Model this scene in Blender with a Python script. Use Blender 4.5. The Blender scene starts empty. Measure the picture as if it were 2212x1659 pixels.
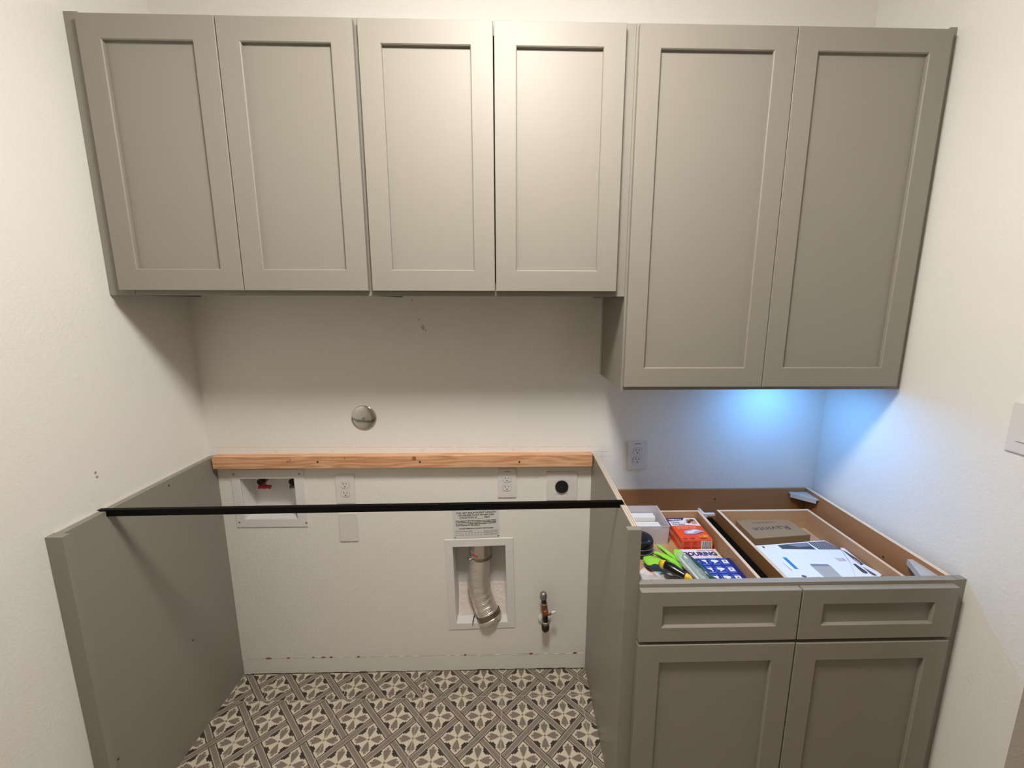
import bpy, bmesh, math, random
from mathutils import Vector, Matrix
random.seed(7)
S = bpy.context.scene
COL = S.collection

# ------------------------------------------------------------------ camera
cam_d = bpy.data.cameras.new('camera')
cam = bpy.data.objects.new('camera', cam_d); COL.objects.link(cam)
S.camera = cam
PI_, YA, RO, F = -.1752, .0248, .0022, 898.83
fw = Vector((math.sin(YA)*math.cos(PI_), math.cos(YA)*math.cos(PI_), math.sin(PI_)))
rt = fw.cross(Vector((0, 0, 1))).normalized(); up = rt.cross(fw)
r2 = rt*math.cos(RO)+up*math.sin(RO); u2 = -rt*math.sin(RO)+up*math.cos(RO)
m = Matrix((( r2.x, u2.x, -fw.x), (r2.y, u2.y, -fw.y), (r2.z, u2.z, -fw.z))).to_4x4()
m.translation = Vector((-.4069, -1.6463, 1.646))
cam.matrix_world = m
cam_d.sensor_fit = 'HORIZONTAL'; cam_d.sensor_width = 36
cam_d.lens = F/2212*36
cam_d.shift_x = -21.0/2212; cam_d.shift_y = -12.4/2212
cam_d.clip_start = .02

# ------------------------------------------------------------------ world, exposure
W = bpy.data.worlds.new('World'); S.world = W; W.use_nodes = True
W.node_tree.nodes['Background'].inputs[0].default_value = (1, .93, .84, 1)
W.node_tree.nodes['Background'].inputs[1].default_value = .03
S.view_settings.view_transform = 'Standard'; S.view_settings.look = 'None'
S.view_settings.exposure = 0.0; S.view_settings.gamma = 1
S.view_settings.use_curve_mapping = False
LAMP_POS = (-.42, -1.10, 2.80)     # flush ceiling lamp
LAMP_POWER = 120.0                  # emission of its dome
LAMP_COL = (1.0, .965, .91)
PUCK_POWER = 2.7                   # small blue-white lamp under the tall wall cabinet
PUCK_COL = (.10, .40, 1.0)
HALL_FILL_POWER = 30.0  # emission of the added fill lamp in the hall

# ------------------------------------------------------------------ materials
def lin(c):
    return tuple(((v/255)/12.92 if v/255 <= .04045 else ((v/255+.055)/1.055)**2.4) for v in c)
def mat(name, col, rough=.5, metal=0, spec=.5, bump=0, bscale=100, bdist=.001, alpha=1, trans=0, emit=None, estr=0, coat=0):
    M = bpy.data.materials.new(name); M.use_nodes = True
    nt = M.node_tree; b = nt.nodes['Principled BSDF']
    b.inputs['Base Color'].default_value = (*col, 1)
    b.inputs['Roughness'].default_value = rough; b.inputs['Metallic'].default_value = metal
    b.inputs['Specular IOR Level'].default_value = spec
    b.inputs['Alpha'].default_value = alpha
    b.inputs['Transmission Weight'].default_value = trans
    b.inputs['Coat Weight'].default_value = coat
    if emit: b.inputs['Emission Color'].default_value = (*emit, 1); b.inputs['Emission Strength'].default_value = estr
    if bump:
        tc = nt.nodes.new('ShaderNodeTexCoord'); n = nt.nodes.new('ShaderNodeTexNoise')
        n.inputs['Scale'].default_value = bscale; n.inputs['Detail'].default_value = 3
        bp = nt.nodes.new('ShaderNodeBump'); bp.inputs['Strength'].default_value = bump; bp.inputs['Distance'].default_value = bdist
        nt.links.new(tc.outputs['Object'], n.inputs['Vector']); nt.links.new(n.outputs['Fac'], bp.inputs['Height'])
        nt.links.new(bp.outputs['Normal'], b.inputs['Normal'])
    return M

class X:
    """tiny expression builder over Math nodes"""
    nt = None
    def __init__(s, v): s.v = v
    @staticmethod
    def op(o, *a, clamp=False):
        n = X.nt.nodes.new('ShaderNodeMath'); n.operation = o; n.use_clamp = clamp
        for i, q in enumerate(a):
            q = q.v if isinstance(q, X) else q
            if isinstance(q, (int, float)): n.inputs[i].default_value = q
            else: X.nt.links.new(q, n.inputs[i])
        return X(n.outputs[0])
    def __add__(s, o): return X.op('ADD', s, o)
    def __radd__(s, o): return X.op('ADD', s, o)
    def __sub__(s, o): return X.op('SUBTRACT', s, o)
    def __rsub__(s, o): return X.op('SUBTRACT', o, s)
    def __mul__(s, o): return X.op('MULTIPLY', s, o)
    def __rmul__(s, o): return X.op('MULTIPLY', s, o)
    def __truediv__(s, o): return X.op('DIVIDE', s, o)
    def lt(s, o, w=.01):
        # soft s<o
        return X.op('MULTIPLY_ADD', s - o, -1/w, .5, clamp=True)
    def gt(s, o, w=.01): return 1 - s.lt(o, w)
    def abs(s): return X.op('ABSOLUTE', s)
    def min(s, o): return X.op('MINIMUM', s, o)
    def max(s, o): return X.op('MAXIMUM', s, o)
def mixc(nt, fac, a, b):
    n = nt.nodes.new('ShaderNodeMix'); n.data_type = 'RGBA'
    f = fac.v if isinstance(fac, X) else fac
    if isinstance(f, (int, float)): n.inputs[0].default_value = f
    else: nt.links.new(f, n.inputs[0])
    for i, c in ((6, a), (7, b)):
        if isinstance(c, tuple): n.inputs[i].default_value = (*c[:3], 1)
        else: nt.links.new(c, n.inputs[i])
    return n.outputs[2]
def noise(nt, vec, scale, detail=3, sc=None, rough=.5):
    n = nt.nodes.new('ShaderNodeTexNoise'); n.inputs['Scale'].default_value = scale; n.inputs['Detail'].default_value = detail
    n.inputs['Roughness'].default_value = rough
    if sc:
        mp = nt.nodes.new('ShaderNodeMapping'); mp.inputs['Scale'].default_value = sc
        nt.links.new(vec, mp.inputs['Vector']); vec = mp.outputs['Vector']
    nt.links.new(vec, n.inputs['Vector'])
    return n.outputs['Fac']

def wall_mat(name, col, strength=.5):
    M = mat(name, col, .6, spec=.3); nt = M.node_tree; b = nt.nodes['Principled BSDF']
    tc = nt.nodes.new('ShaderNodeTexCoord').outputs['Object']
    X.nt = nt
    h = X(noise(nt, tc, 115, 3)) + X(noise(nt, tc, 260, 2))*.5
    bp = nt.nodes.new('ShaderNodeBump'); bp.inputs['Strength'].default_value = strength; bp.inputs['Distance'].default_value = .0022
    nt.links.new(h.v, bp.inputs['Height']); nt.links.new(bp.outputs['Normal'], b.inputs['Normal'])
    k = X(noise(nt, tc, 3.5, 2)).gt(.5, .5)
    nt.links.new(mixc(nt, k*.35, col, tuple(c*.95 for c in col)), b.inputs['Base Color'])
    return M
M_WALL = wall_mat('wall_paint', (.79, .763, .708), .52)
M_WALLS = mat('smooth_wall_paint', (.785, .765, .71), .6, spec=.3, bump=.3, bscale=40)
M_CEIL = mat('ceiling_paint', (.74, .71, .66), .7, spec=.2, bump=.3, bscale=120)
M_HALL = mat('hall_wall_paint', (.5, .42, .34), .7)

def paint_mat(name, col, rough):
    M = mat(name, col, rough, spec=.35); nt = M.node_tree; b = nt.nodes['Principled BSDF']
    tc = nt.nodes.new('ShaderNodeTexCoord').outputs['Object']; X.nt = nt
    bp = nt.nodes.new('ShaderNodeBump'); bp.inputs['Strength'].default_value = .12; bp.inputs['Distance'].default_value = .0006
    nt.links.new(noise(nt, tc, 260, 2), bp.inputs['Height']); nt.links.new(bp.outputs['Normal'], b.inputs['Normal'])
    return M
CAB = (.265, .242, .204)
M_CAB = paint_mat('greige_cabinet_paint', CAB, .5)
M_PANEL = paint_mat('greige_panel_paint', (.258, .238, .200), .36)

def wood_mat(name, c1, c2, axis='x', scale=1, rough=.55, ring=18):
    M = mat(name, c1, rough, spec=.3); nt = M.node_tree; b = nt.nodes['Principled BSDF']
    tc = nt.nodes.new('ShaderNodeTexCoord').outputs['Object']; X.nt = nt
    sc = {'x': (.6, 9, 9), 'y': (9, .6, 9), 'z': (9, 9, .6)}[axis]
    sc2 = {'x': (3, 120, 120), 'y': (120, 3, 120), 'z': (120, 120, 3)}[axis]
    n1 = X(noise(nt, tc, 1.0*scale, 3, sc)); st = X.op('SINE', n1*ring*3.1)*.5+.5
    n2 = X(noise(nt, tc, 1.6*scale, 3, sc2))
    k = X.op('MULTIPLY_ADD', st, .55, n2*.5, clamp=True)
    nt.links.new(mixc(nt, k, c1, c2), b.inputs['Base Color'])
    bp = nt.nodes.new('ShaderNodeBump'); bp.inputs['Strength'].default_value = .15; bp.inputs['Distance'].default_value = .001
    nt.links.new(n2.v, bp.inputs['Height']); nt.links.new(bp.outputs['Normal'], b.inputs['Normal'])
    return M
M_LEDGER = wood_mat('fir_lumber', (.78, .47, .28), (.46, .205, .088), 'x', 2.6, ring=16)
M_BIRCH = wood_mat('birch_drawer_wood', (.54, .335, .185), (.39, .215, .105), 'y', 1.0, ring=4)
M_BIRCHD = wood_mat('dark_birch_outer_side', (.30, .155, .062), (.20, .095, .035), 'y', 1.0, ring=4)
M_BIRCHX = wood_mat('birch_drawer_wood_across', (.56, .355, .20), (.43, .25, .125), 'x', 1.0, ring=4)
M_INNER = wood_mat('brown_birch_ply', (.38, .185, .080), (.30, .14, .058), 'x', .6, rough=.5, ring=3)
M_BIRCHEDGE = mat('pale_birch_edge', (.70, .52, .36), .6, bump=.3, bscale=300)
def ply_mat():
    M = mat('plywood_edge', (.6, .5, .38), .7); nt = M.node_tree; b = nt.nodes['Principled BSDF']; X.nt = nt
    tc = nt.nodes.new('ShaderNodeTexCoord').outputs['Object']
    sp = nt.nodes.new('ShaderNodeSeparateXYZ'); nt.links.new(tc, sp.inputs[0])
    s = X.op('SINE', X(sp.outputs[0])*(2*math.pi/.0062))*.5+.5
    k = s.gt(.45, .3)
    nt.links.new(mixc(nt, k, (.62, .54, .43), (.36, .30, .24)), b.inputs['Base Color'])
    return M
M_PLY = ply_mat()
M_BLACK = mat('black_steel', (.003, .0026, .0026), .6, spec=.12)
M_WHITEP = mat('white_plastic', (.70, .665, .645), .35)
M_WHITEF = mat('white_flange_plastic', (.73, .70, .68), .5, bump=.15, bscale=60)
M_DARK = mat('dark_slot', (.01, .009, .008), .7)
M_BLKPL = mat('black_plastic', (.008, .008, .009), .25)
M_CHROME = mat('polished_chrome', (.62, .60, .56), .12, 1)
M_SCREW = mat('screw_metal', (.35, .31, .27), .35, 1)
M_BRASS = mat('aged_brass', (.30, .17, .08), .4, .9)
M_IRON = mat('black_iron_pipe', (.03, .022, .018), .45, .3)
M_GALV = mat('grey_pipe_fitting', (.32, .30, .28), .4, .8)
M_RED = mat('red_valve_handle', (.42, .012, .016), .4)
M_GREYH = mat('grey_valve_handle', (.10, .11, .13), .4)
M_PENCIL = mat('pencil_grey', (.46, .43, .38), .8)
M_TORN = mat('torn_paper_brown', (.27, .10, .045), .9)
M_GAP = mat('dark_floor_gap', (.05, .03, .022), .9)
M_SCUFF = mat('faint_scuff', (.50, .47, .42), .8)
M_HOLE = mat('screw_hole', (.05, .03, .02), .9)
M_CAULK = mat('pale_caulk', (.60, .55, .47), .6)
M_STAMP = mat('faded_stamp_ink', (.30, .13, .06), .8)
M_PLACARD = mat('placard_metal', (.66, .65, .63), .45)
M_INK = mat('black_print', (.012, .012, .012), .6)
M_INK2 = mat('grey_print', (.10, .10, .10), .6)

def foil_mat():
    M = mat('aluminium_foil_duct', (.88, .85, .80), .42, 1); nt = M.node_tree; b = nt.nodes['Principled BSDF']; X.nt = nt
    tc = nt.nodes.new('ShaderNodeTexCoord').outputs['Object']
    bp = nt.nodes.new('ShaderNodeBump'); bp.inputs['Strength'].default_value = .6; bp.inputs['Distance'].default_value = .003
    nt.links.new(noise(nt, tc, 70, 4, (1, 1, 2.4)), bp.inputs['Height']); nt.links.new(bp.outputs['Normal'], b.inputs['Normal'])
    return M
M_FOIL = foil_mat()

T = .339; GX, GY = -.4505, -.131      # tile module and a grout crossing
def tile_mat(name, ox=0, oy=0):
    M = mat(name, (.5, .45, .38), .45, spec=.4); nt = M.node_tree; b = nt.nodes['Principled BSDF']; X.nt = nt
    tc = nt.nodes.new('ShaderNodeTexCoord').outputs['Object']
    sp = nt.nodes.new('ShaderNodeSeparateXYZ'); nt.links.new(tc, sp.inputs[0])
    x = X(sp.outputs[0])+ox; y = X(sp.outputs[1])+oy
    wob = (X(noise(nt, tc, 60, 2))-.5)*.03
    a = (x+y)*(2/T)+wob; c = (x-y)*(2/T)+wob
    ra = X.op('ROUND', a); rc = X.op('ROUND', c)
    fa = a-ra; fc = c-rc                      # flower centre at 0, cell borders at +-.5
    ba = X.op('FLOOR', a)+.5; bc = X.op('FLOOR', c)+.5
    da = a-ba; dc = c-bc                      # signed distance to the band lines
    hw = .118
    ina = da.abs().lt(hw, .012); inc = dc.abs().lt(hw, .012)
    par = X.op('FLOORED_MODULO', X.op('FLOOR', a)+X.op('FLOOR', c), 2)
    cream = (.66, .59, .46); taupe = (.205, .168, .135); band = (.225, .185, .150); light = (.50, .44, .35); black = (.022, .014, .013)
    def bandcol(d):
        edge = d.abs().gt(hw-.026, .010)
        lt_ = (d.abs()-(hw-.044)).abs().lt(.011, .008)
        q = mixc(nt, lt_*.9, band, light)
        return mixc(nt, edge, q, black)
    # cell interior: petals along x and y
    px = (fa+fc)*.5; py = (fa-fc)*.5
    U = px.abs().max(py.abs()); V = px.abs().min(py.abs())
    t = (U-.035)/.33
    w = X.op('SINE', t.max(0).min(1)*2.4)*.080
    notch = V.gt(.03, .01)*.03 + V.gt(.06, .01)*.03
    tip = U.lt(X(notch.v)*-1+.310, .012)
    pet = V.lt(w, .012)*U.gt(.045, .01)*tip*(1-(U.gt(.255, .01)*V.gt(.028, .01)*V.lt(.045, .01)))
    dot = (px*px+py*py).lt(.0006, .0004)
    EA = .5-hw-fa.abs(); EC = .5-hw-fc.abs()
    def blk(e, f): return (e.lt(.045, .01)*f.abs().lt(.135, .012)).max(e.lt(.092, .01)*f.abs().lt(.078, .012))
    bl = blk(EA, fc).max(blk(EC, fa))
    c0 = mixc(nt, bl, cream, black)
    c0 = mixc(nt, pet.max(dot), c0, taupe)
    A = bandcol(da); C = bandcol(dc)
    first = mixc(nt, inc, mixc(nt, ina, c0, A), C)     # c over a
    second = mixc(nt, ina, mixc(nt, inc, c0, C), A)    # a over c
    col = mixc(nt, par, first, second)
    n = X(noise(nt, tc, 45, 4)).gt(.5, .6)
    col = mixc(nt, n*.18, col, (.30, .25, .20))
    dirt = X(noise(nt, tc, 9, 4)).gt(.68, .06)
    col = mixc(nt, dirt*.28, col, (.12, .09, .07))
    nt.links.new(col, b.inputs['Base Color'])
    return M
M_TILE = tile_mat('patterned_cement_tile')
M_TILE2 = tile_mat('patterned_cement_tile_shifted', .052, .028)
M_GROUT = mat('pale_grout', (.52, .46, .38), .85, bump=.4, bscale=400)
M_HALLF = mat('tan_hall_floor', (.40, .29, .21), .6, bump=.3, bscale=60)

# ------------------------------------------------------------------ builders
def link(name, me, parent=None, loc=(0, 0, 0)):
    o = bpy.data.objects.new(name, me); COL.objects.link(o); o.location = loc
    if parent: o.parent = parent
    return o
def origin_of(p):
    v = Vector((0, 0, 0))
    while p: v += p.location; p = p.parent
    return v
def fin(name, bm, mt, parent=None, smooth=False, bevel=0, org=None):
    """bm is in world coordinates; shifted into the parent's space"""
    if bevel:
        es = [e for e in bm.edges if len(e.link_faces) == 2 and e.calc_face_angle(0) > .6]
        bmesh.ops.bevel(bm, geom=es, offset=bevel, segments=2, affect='EDGES', profile=.6, clamp_overlap=True)
    bmesh.ops.recalc_face_normals(bm, faces=bm.faces)
    base = origin_of(parent)
    if org is None:
        c = Vector((0, 0, 0))
    else: c = Vector(org)-base
    for v in bm.verts: v.co -= base+c
    me = bpy.data.meshes.new(name); bm.to_mesh(me); bm.free()
    for q in (mt if isinstance(mt, (list, tuple)) else [mt]): me.materials.append(q)
    if smooth:
        for p in me.polygons: p.use_smooth = True
    return link(name, me, parent, c)
def bbox(bm, x0, x1, y0, y1, z0, z1, mi=0, rot=None):
    vs = [bm.verts.new((x, y, z)) for x in (x0, x1) for y in (y0, y1) for z in (z0, z1)]
    fs = []
    for f in ((0, 1, 3, 2), (4, 6, 7, 5), (0, 4, 5, 1), (2, 3, 7, 6), (0, 2, 6, 4), (1, 5, 7, 3)):
        q = bm.faces.new([vs[i] for i in f]); q.material_index = mi; fs.append(q)
    if rot:
        c = Vector(((x0+x1)/2, (y0+y1)/2, (z0+z1)/2)) if len(rot) < 3 else Vector(rot[2])
        R_ = Matrix.Rotation(rot[0], 3, rot[1])
        for v in vs: v.co = R_ @ (v.co-c)+c
    return vs, fs
def box(name, x0, x1, y0, y1, z0, z1, mt, parent=None, bevel=0, rot=None, org=None):
    bm = bmesh.new(); bbox(bm, x0, x1, y0, y1, z0, z1, rot=rot)
    return fin(name, bm, mt, parent, bevel=bevel, org=org)
def thing(name, loc, label, cat, group=None):
    o = bpy.data.objects.new(name, None); COL.objects.link(o); o.location = loc; o.empty_display_size = .05
    o['label'] = label; o['category'] = cat
    if group: o['group'] = group
    return o
def tag(o, label, cat, group=None):
    o['label'] = label; o['category'] = cat
    if group: o['group'] = group
    return o
def struct(o): o['kind'] = 'structure'; return o
def lathe(bm, prof, c, ax='z', seg=28, closed=True):
    """prof: list of (radius, height) along axis from c"""
    rings = []
    for r, h in prof:
        ring = []
        for i in range(seg):
            t = 2*math.pi*i/seg; a, b2 = r*math.cos(t), r*math.sin(t)
            p = {'z': (a, b2, h), 'y': (a, h, b2), 'x': (h, a, b2)}[ax]
            ring.append(bm.verts.new(Vector(c)+Vector(p)))
        rings.append(ring)
    for k in range(len(rings)-1):
        for i in range(seg):
            j = (i+1) % seg
            bm.faces.new((rings[k][i], rings[k][j], rings[k+1][j], rings[k+1][i]))
    if closed:
        bm.faces.new(rings[0][::-1]); bm.faces.new(rings[-1])
def sweep(bm, pts, rads, seg=24, cap=True):
    pts = [Vector(p) for p in pts]; rings = []
    ref = Vector((0, 1, 0))
    for k, p in enumerate(pts):
        t = (pts[min(k+1, len(pts)-1)]-pts[max(k-1, 0)]).normalized()
        n = (ref-t*ref.dot(t))
        if n.length < .05: n = Vector((1, 0, 0))-t*t.x
        n.normalize(); b2 = t.cross(n)
        r = rads[k] if isinstance(rads, (list, tuple)) else rads
        rr = r if isinstance(r, tuple) else (r, r)
        rings.append([bm.verts.new(p+n*rr[0]*math.cos(2*math.pi*i/seg)+b2*rr[1]*math.sin(2*math.pi*i/seg)) for i in range(seg)])
    for k in range(len(rings)-1):
        for i in range(seg):
            j = (i+1) % seg; bm.faces.new((rings[k][i], rings[k][j], rings[k+1][j], rings[k+1][i]))
    if cap: bm.faces.new(rings[0][::-1]); bm.faces.new(rings[-1])
def spline(P, n):
    P = [Vector(p) for p in P]; out = []
    for i in range(len(P)-1):
        p0, p1, p2, p3 = P[max(i-1, 0)], P[i], P[i+1], P[min(i+2, len(P)-1)]
        for k in range(n):
            t = k/n
            out.append(.5*((2*p1)+(p2-p0)*t+(2*p0-5*p1+4*p2-p3)*t*t+(3*p1-p0-3*p2+p3)*t**3))
    out.append(P[-1]); return out
def prism(bm, pts, h, mi=0):
    """pts: 3-D polygon points, h: extrusion Vector"""
    h = Vector(h); a = [bm.verts.new(Vector(p)) for p in pts]; b2 = [bm.verts.new(Vector(p)+h) for p in pts]
    n = len(pts); fs = [bm.faces.new(a[::-1]), bm.faces.new(b2)]
    for i in range(n):
        j = (i+1) % n; fs.append(bm.faces.new((a[i], a[j], b2[j], b2[i])))
    for f in fs: f.material_index = mi
def text(name, s, size, loc, xdir, ydir, mt, parent, bold=0, align='CENTER', width=None, ext=.00008):
    cu = bpy.data.curves.new('tmp', 'FONT'); cu.body = s; cu.size = size; cu.align_x = align; cu.align_y = 'CENTER'
    cu.offset = bold; cu.extrude = ext; cu.resolution_u = 2
    o = bpy.data.objects.new('tmp', cu); COL.objects.link(o)
    dg = bpy.context.evaluated_depsgraph_get(); me = bpy.data.meshes.new_from_object(o.evaluated_get(dg))
    bpy.data.objects.remove(o); bpy.data.curves.remove(cu)
    xd = Vector(xdir).normalized(); yd = Vector(ydir).normalized(); zd = xd.cross(yd)
    xs = [v.co.x for v in me.vertices] or [0]
    k = 1 if not width or max(xs) == min(xs) else width/(max(xs)-min(xs))
    L = Vector(loc)-origin_of(parent)
    for v in me.vertices:
        q = v.co.copy(); v.co = xd*q.x*k+yd*q.y+zd*(q.z+.00012)
    me.name = name; me.materials.clear(); me.materials.append(mt)
    return link(name, me, parent, L)

# ------------------------------------------------------------------ room shell
XL, XR, ZC, YF = -1.6416, .8905, 2.80, -3.9
WH = (-1.537, -1.297, .747, .946)      # washer box opening in the wall
DH = (-.672, -.418, .231, .634)        # dryer vent opening
def wall_cells(name, x0, x1, z0, z1, holes, y0, y1, mt):
    xs = sorted({x0, x1, *[h[0] for h in holes], *[h[1] for h in holes]}); zs = sorted({z0, z1, *[h[2] for h in holes], *[h[3] for h in holes]})
    bm = bmesh.new(); solid = {}
    for i in range(len(xs)-1):
        for k in range(len(zs)-1):
            cx, cz = (xs[i]+xs[i+1])/2, (zs[k]+zs[k+1])/2
            solid[i, k] = not any(h[0] < cx < h[1] and h[2] < cz < h[3] for h in holes)
    V = {}
    def v(i, k, y):
        if (i, k, y) not in V: V[i, k, y] = bm.verts.new((xs[i], y, zs[k]))
        return V[i, k, y]
    for (i, k), s in solid.items():
        if not s: continue
        bm.faces.new((v(i, k, y0), v(i+1, k, y0), v(i+1, k+1, y0), v(i, k+1, y0)))
        bm.faces.new((v(i, k, y1), v(i, k+1, y1), v(i+1, k+1, y1), v(i+1, k, y1)))
        for (di, dk, a, b2) in ((-1, 0, (i, k), (i, k+1)), (1, 0, (i+1, k+1), (i+1, k)), (0, -1, (i+1, k), (i, k)), (0, 1, (i, k+1), (i+1, k+1))):
            if not solid.get((i+di, k+dk), False):
                bm.faces.new((v(*a, y0), v(*b2, y0), v(*b2, y1), v(*a, y1)))
    return struct(fin(name, bm, mt))
wall_back = wall_cells('wall_back', XL, XR, 0, ZC, [WH, DH], 0, .13, M_WALL)
wall_left = struct(box('wall_left', XL-.12, XL, YF, .13, 0, ZC, M_WALL))
# right wall: solid by the cabinets, door opening further forward, header over it
bm = bmesh.new()
prism(bm, [(XR, .13, 0), (XR, -.775, 0), (XR, -.775, 2.1), (XR, -1.70, 2.1), (XR, -1.70, 0), (XR, YF, 0), (XR, YF, ZC), (XR, .13, ZC)], (.12, 0, 0))
wall_right = struct(fin('wall_right', bm, M_WALL))
wall_front = struct(box('wall_front', XL-.12, XR+.12, YF-.12, YF, 0, ZC, M_HALL))
ceiling = struct(box('ceiling', XL-.12, 2.5, YF-.12, .5, ZC, ZC+.1, M_CEIL))
floor = struct(box('floor', XL-.12, 2.5, YF-.12, .5, -.06, -.0014, [M_GROUT]))
struct(box('wall_hall', 2.38, 2.5, YF-.12, .5, 0, ZC, M_HALL))
struct(box('wall_hall_end', XR+.12, 2.38, .38, .5, 0, ZC, M_HALL))
struct(box('wall_hall_front', XR+.12, 2.38, YF-.12, YF, 0, ZC, M_HALL))
hf = box('hall_floor', XR+.12, 2.38, YF, .38, -.0014, 0, M_HALLF, floor)
box('threshold', XR, XR+.12, -1.70, -.775, -.0014, .002, M_HALLF, floor)

# patterned floor tiles, each its own object
G = .0012
def tile_mesh(x0, x1, y0, y1, mt, cx, cy):
    bm = bmesh.new(); bbox(bm, x0-cx, x1-cx, y0-cy, y1-cy, -.0014, 0)
    bmesh.ops.bevel(bm, geom=[e for e in bm.edges if e.verts[0].co.z > -.001 and e.verts[1].co.z > -.001], offset=.0006, segments=1, affect='EDGES')
    me = bpy.data.meshes.new('tile'); bm.to_mesh(me); bm.free(); me.materials.append(mt); return me
cache = {}
i0 = math.floor((XL-GX)/T); i1 = math.ceil((XR-GX)/T); j0 = math.floor((YF-GY)/T); j1 = math.ceil((0-GY)/T)
for i in range(i0, i1):
    for j in range(j0, j1):
        ax, bx, ay, by = GX+i*T, GX+(i+1)*T, GY+j*T, GY+(j+1)*T
        x0, x1, y0, y1 = max(ax+G, XL), min(bx-G, XR), max(ay+G, YF), min(by-G, 0)
        if x1-x0 < .01 or y1-y0 < .01: continue
        sh = j == j1-1 and bx < -.7
        key = (round(x0-ax, 4), round(x1-ax, 4), round(y0-ay, 4), round(y1-ay, 4), sh)
        if key not in cache: cache[key] = tile_mesh(x0, x1, y0, y1, M_TILE2 if sh else M_TILE, ax, ay)
        o = link('tile', cache[key], floor, (ax, ay, 0))

# strip of bare smooth wall where the baseboard was, with torn paper edges
strip = box('smooth_strip', -1.612, -.0775, -.0012, 0, .001, .079, M_WALLS, wall_back)
bm = bmesh.new(); x = -1.60
while x < -.09:
    w = random.uniform(.02, .09); zz = .0805+random.uniform(-.0015, .0015)
    bbox(bm, x, min(x+w, -.08), -.0016, 0, zz-.0005, zz+random.uniform(.0004, .0014)); x += w+random.uniform(.002, .03)
for k in range(9):
    x = -1.58+k*.17; bbox(bm, x, x+.1, -.0016, 0, .068+.0012*k*.8, .0688+.0012*k*.8) if k > 5 else None
fin('pencil_line', bm, M_PENCIL, wall_back)
for cx, w in ((-1.50, .03), (-1.41, .014), (-1.255, .022), (-1.22, .016), (-1.30, .01), (-1.10, .014), (-.32, .018), (-.62, .01), (-.12, .02)):
    bm = bmesh.new(); n = 9
    prism(bm, [(cx+w*.5*math.cos(2*math.pi*q/n)*random.uniform(.7, 1.2), -.0022, .0815+.0035*math.sin(2*math.pi*q/n)*random.uniform(.6, 1.3)) for q in range(n)], (0, .0022, 0))
    fin('torn_patch', bm, M_TORN, wall_back)
bm = bmesh.new(); x = -1.61
while x < -.08:
    w = random.uniform(.01, .05); h = random.uniform(.0015, .005) if x < -1.0 or x > -.6 else random.uniform(.001, .003)
    bbox(bm, x, min(x+w, -.078), -.0024, 0, 0.0002, h); x += w
fin('floor_gap', bm, [M_GAP], wall_back)
# pencil layout marks above the ledger
bm = bmesh.new(); x = -1.62
while x < .0:
    w = random.uniform(.03, .16); zz = 1.0725-(x+1.64)*.0050
    bbox(bm, x, x+w, -.0004, 0, zz-.0004, zz+.0004); x += w+random.uniform(.0, .02)
for x in (-1.37, -1.142, -.775, -.62, -.40, -.30):
    for s in (-1, 1): bbox(bm, x+s*.004-.0004, x+s*.004+.0004, -.0004, 0, 1.046, 1.061, rot=(s*.5, 'Y'))
for (xa, xb, z) in ((-.05, -.004, 1.0221), (-.075, .0, 1.0435)): bbox(bm, xa, xb, -.0004, 0, z-.0005, z+.0005)
bbox(bm, -.0292, -.0282, -.0004, 0, .995, 1.055)
fin('pencil_mark', bm, M_PENCIL, wall_back)
for cx, cz, r in ((-.7541, 1.5578, .011), (-.742, 1.545, .006), (-.767, 1.588, .005), (-.79, 1.66, .0035)):
    bm = bmesh.new(); n = 8
    prism(bm, [(cx+r*math.cos(2*math.pi*q/n)*random.uniform(.5, 1.2), -.0003, cz+r*math.sin(2*math.pi*q/n)*random.uniform(.5, 1.2)) for q in range(n)], (0, .0003, 0))
    fin('scuff_mark', bm, M_SCUFF, wall_back)
for cy, cz in ((-.4485, 1.152), (-.4465, 1.138)):
    bm = bmesh.new(); n = 8
    prism(bm, [(XL, cy+.005*math.cos(2*math.pi*q/n)*random.uniform(.5, 1.2), cz+.005*math.sin(2*math.pi*q/n)*random.uniform(.5, 1.2)) for q in range(n)], (.0004, 0, 0))
    fin('scuff_mark', bm, mat('brown_scuff', (.34, .29, .24), .8), wall_left)

# ------------------------------------------------------------------ lamps
lt = thing('ceiling_lamp', (LAMP_POS[0], LAMP_POS[1], ZC), 'round flush ceiling lamp above the cabinets, outside the frame', 'lamp')
bm = bmesh.new(); lathe(bm, [(.20, 0), (.20, -.02), (.185, -.024)], (LAMP_POS[0], LAMP_POS[1], ZC), seg=40)
fin('rim', bm, M_WHITEP, lt)
bm = bmesh.new(); lathe(bm, [(.183, -.024), (.175, -.05), (.14, -.078), (.08, -.093), (.005, -.098)], (LAMP_POS[0], LAMP_POS[1], ZC), seg=40)
fin('diffuser', bm, mat('lamp_diffuser', (1, 1, 1), .5, emit=LAMP_COL, estr=LAMP_POWER), lt, smooth=True)
l3 = thing('hall_fill_lamp', (1.75, -1.2, ZC), 'added unseen fill lamp on the hall ceiling beyond the doorway', 'lamp')  # added lamp, out of view, gives the hall some dim light
bm = bmesh.new(); lathe(bm, [(.15, 0), (.15, -.02), (.13, -.04), (.06, -.06)], (1.75, -1.2, ZC), seg=32)
fin('diffuser', bm, mat('hall_fill_diffuser', (1, 1, 1), .5, emit=(1, .86, .7), estr=HALL_FILL_POWER), l3, smooth=True)

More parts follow.
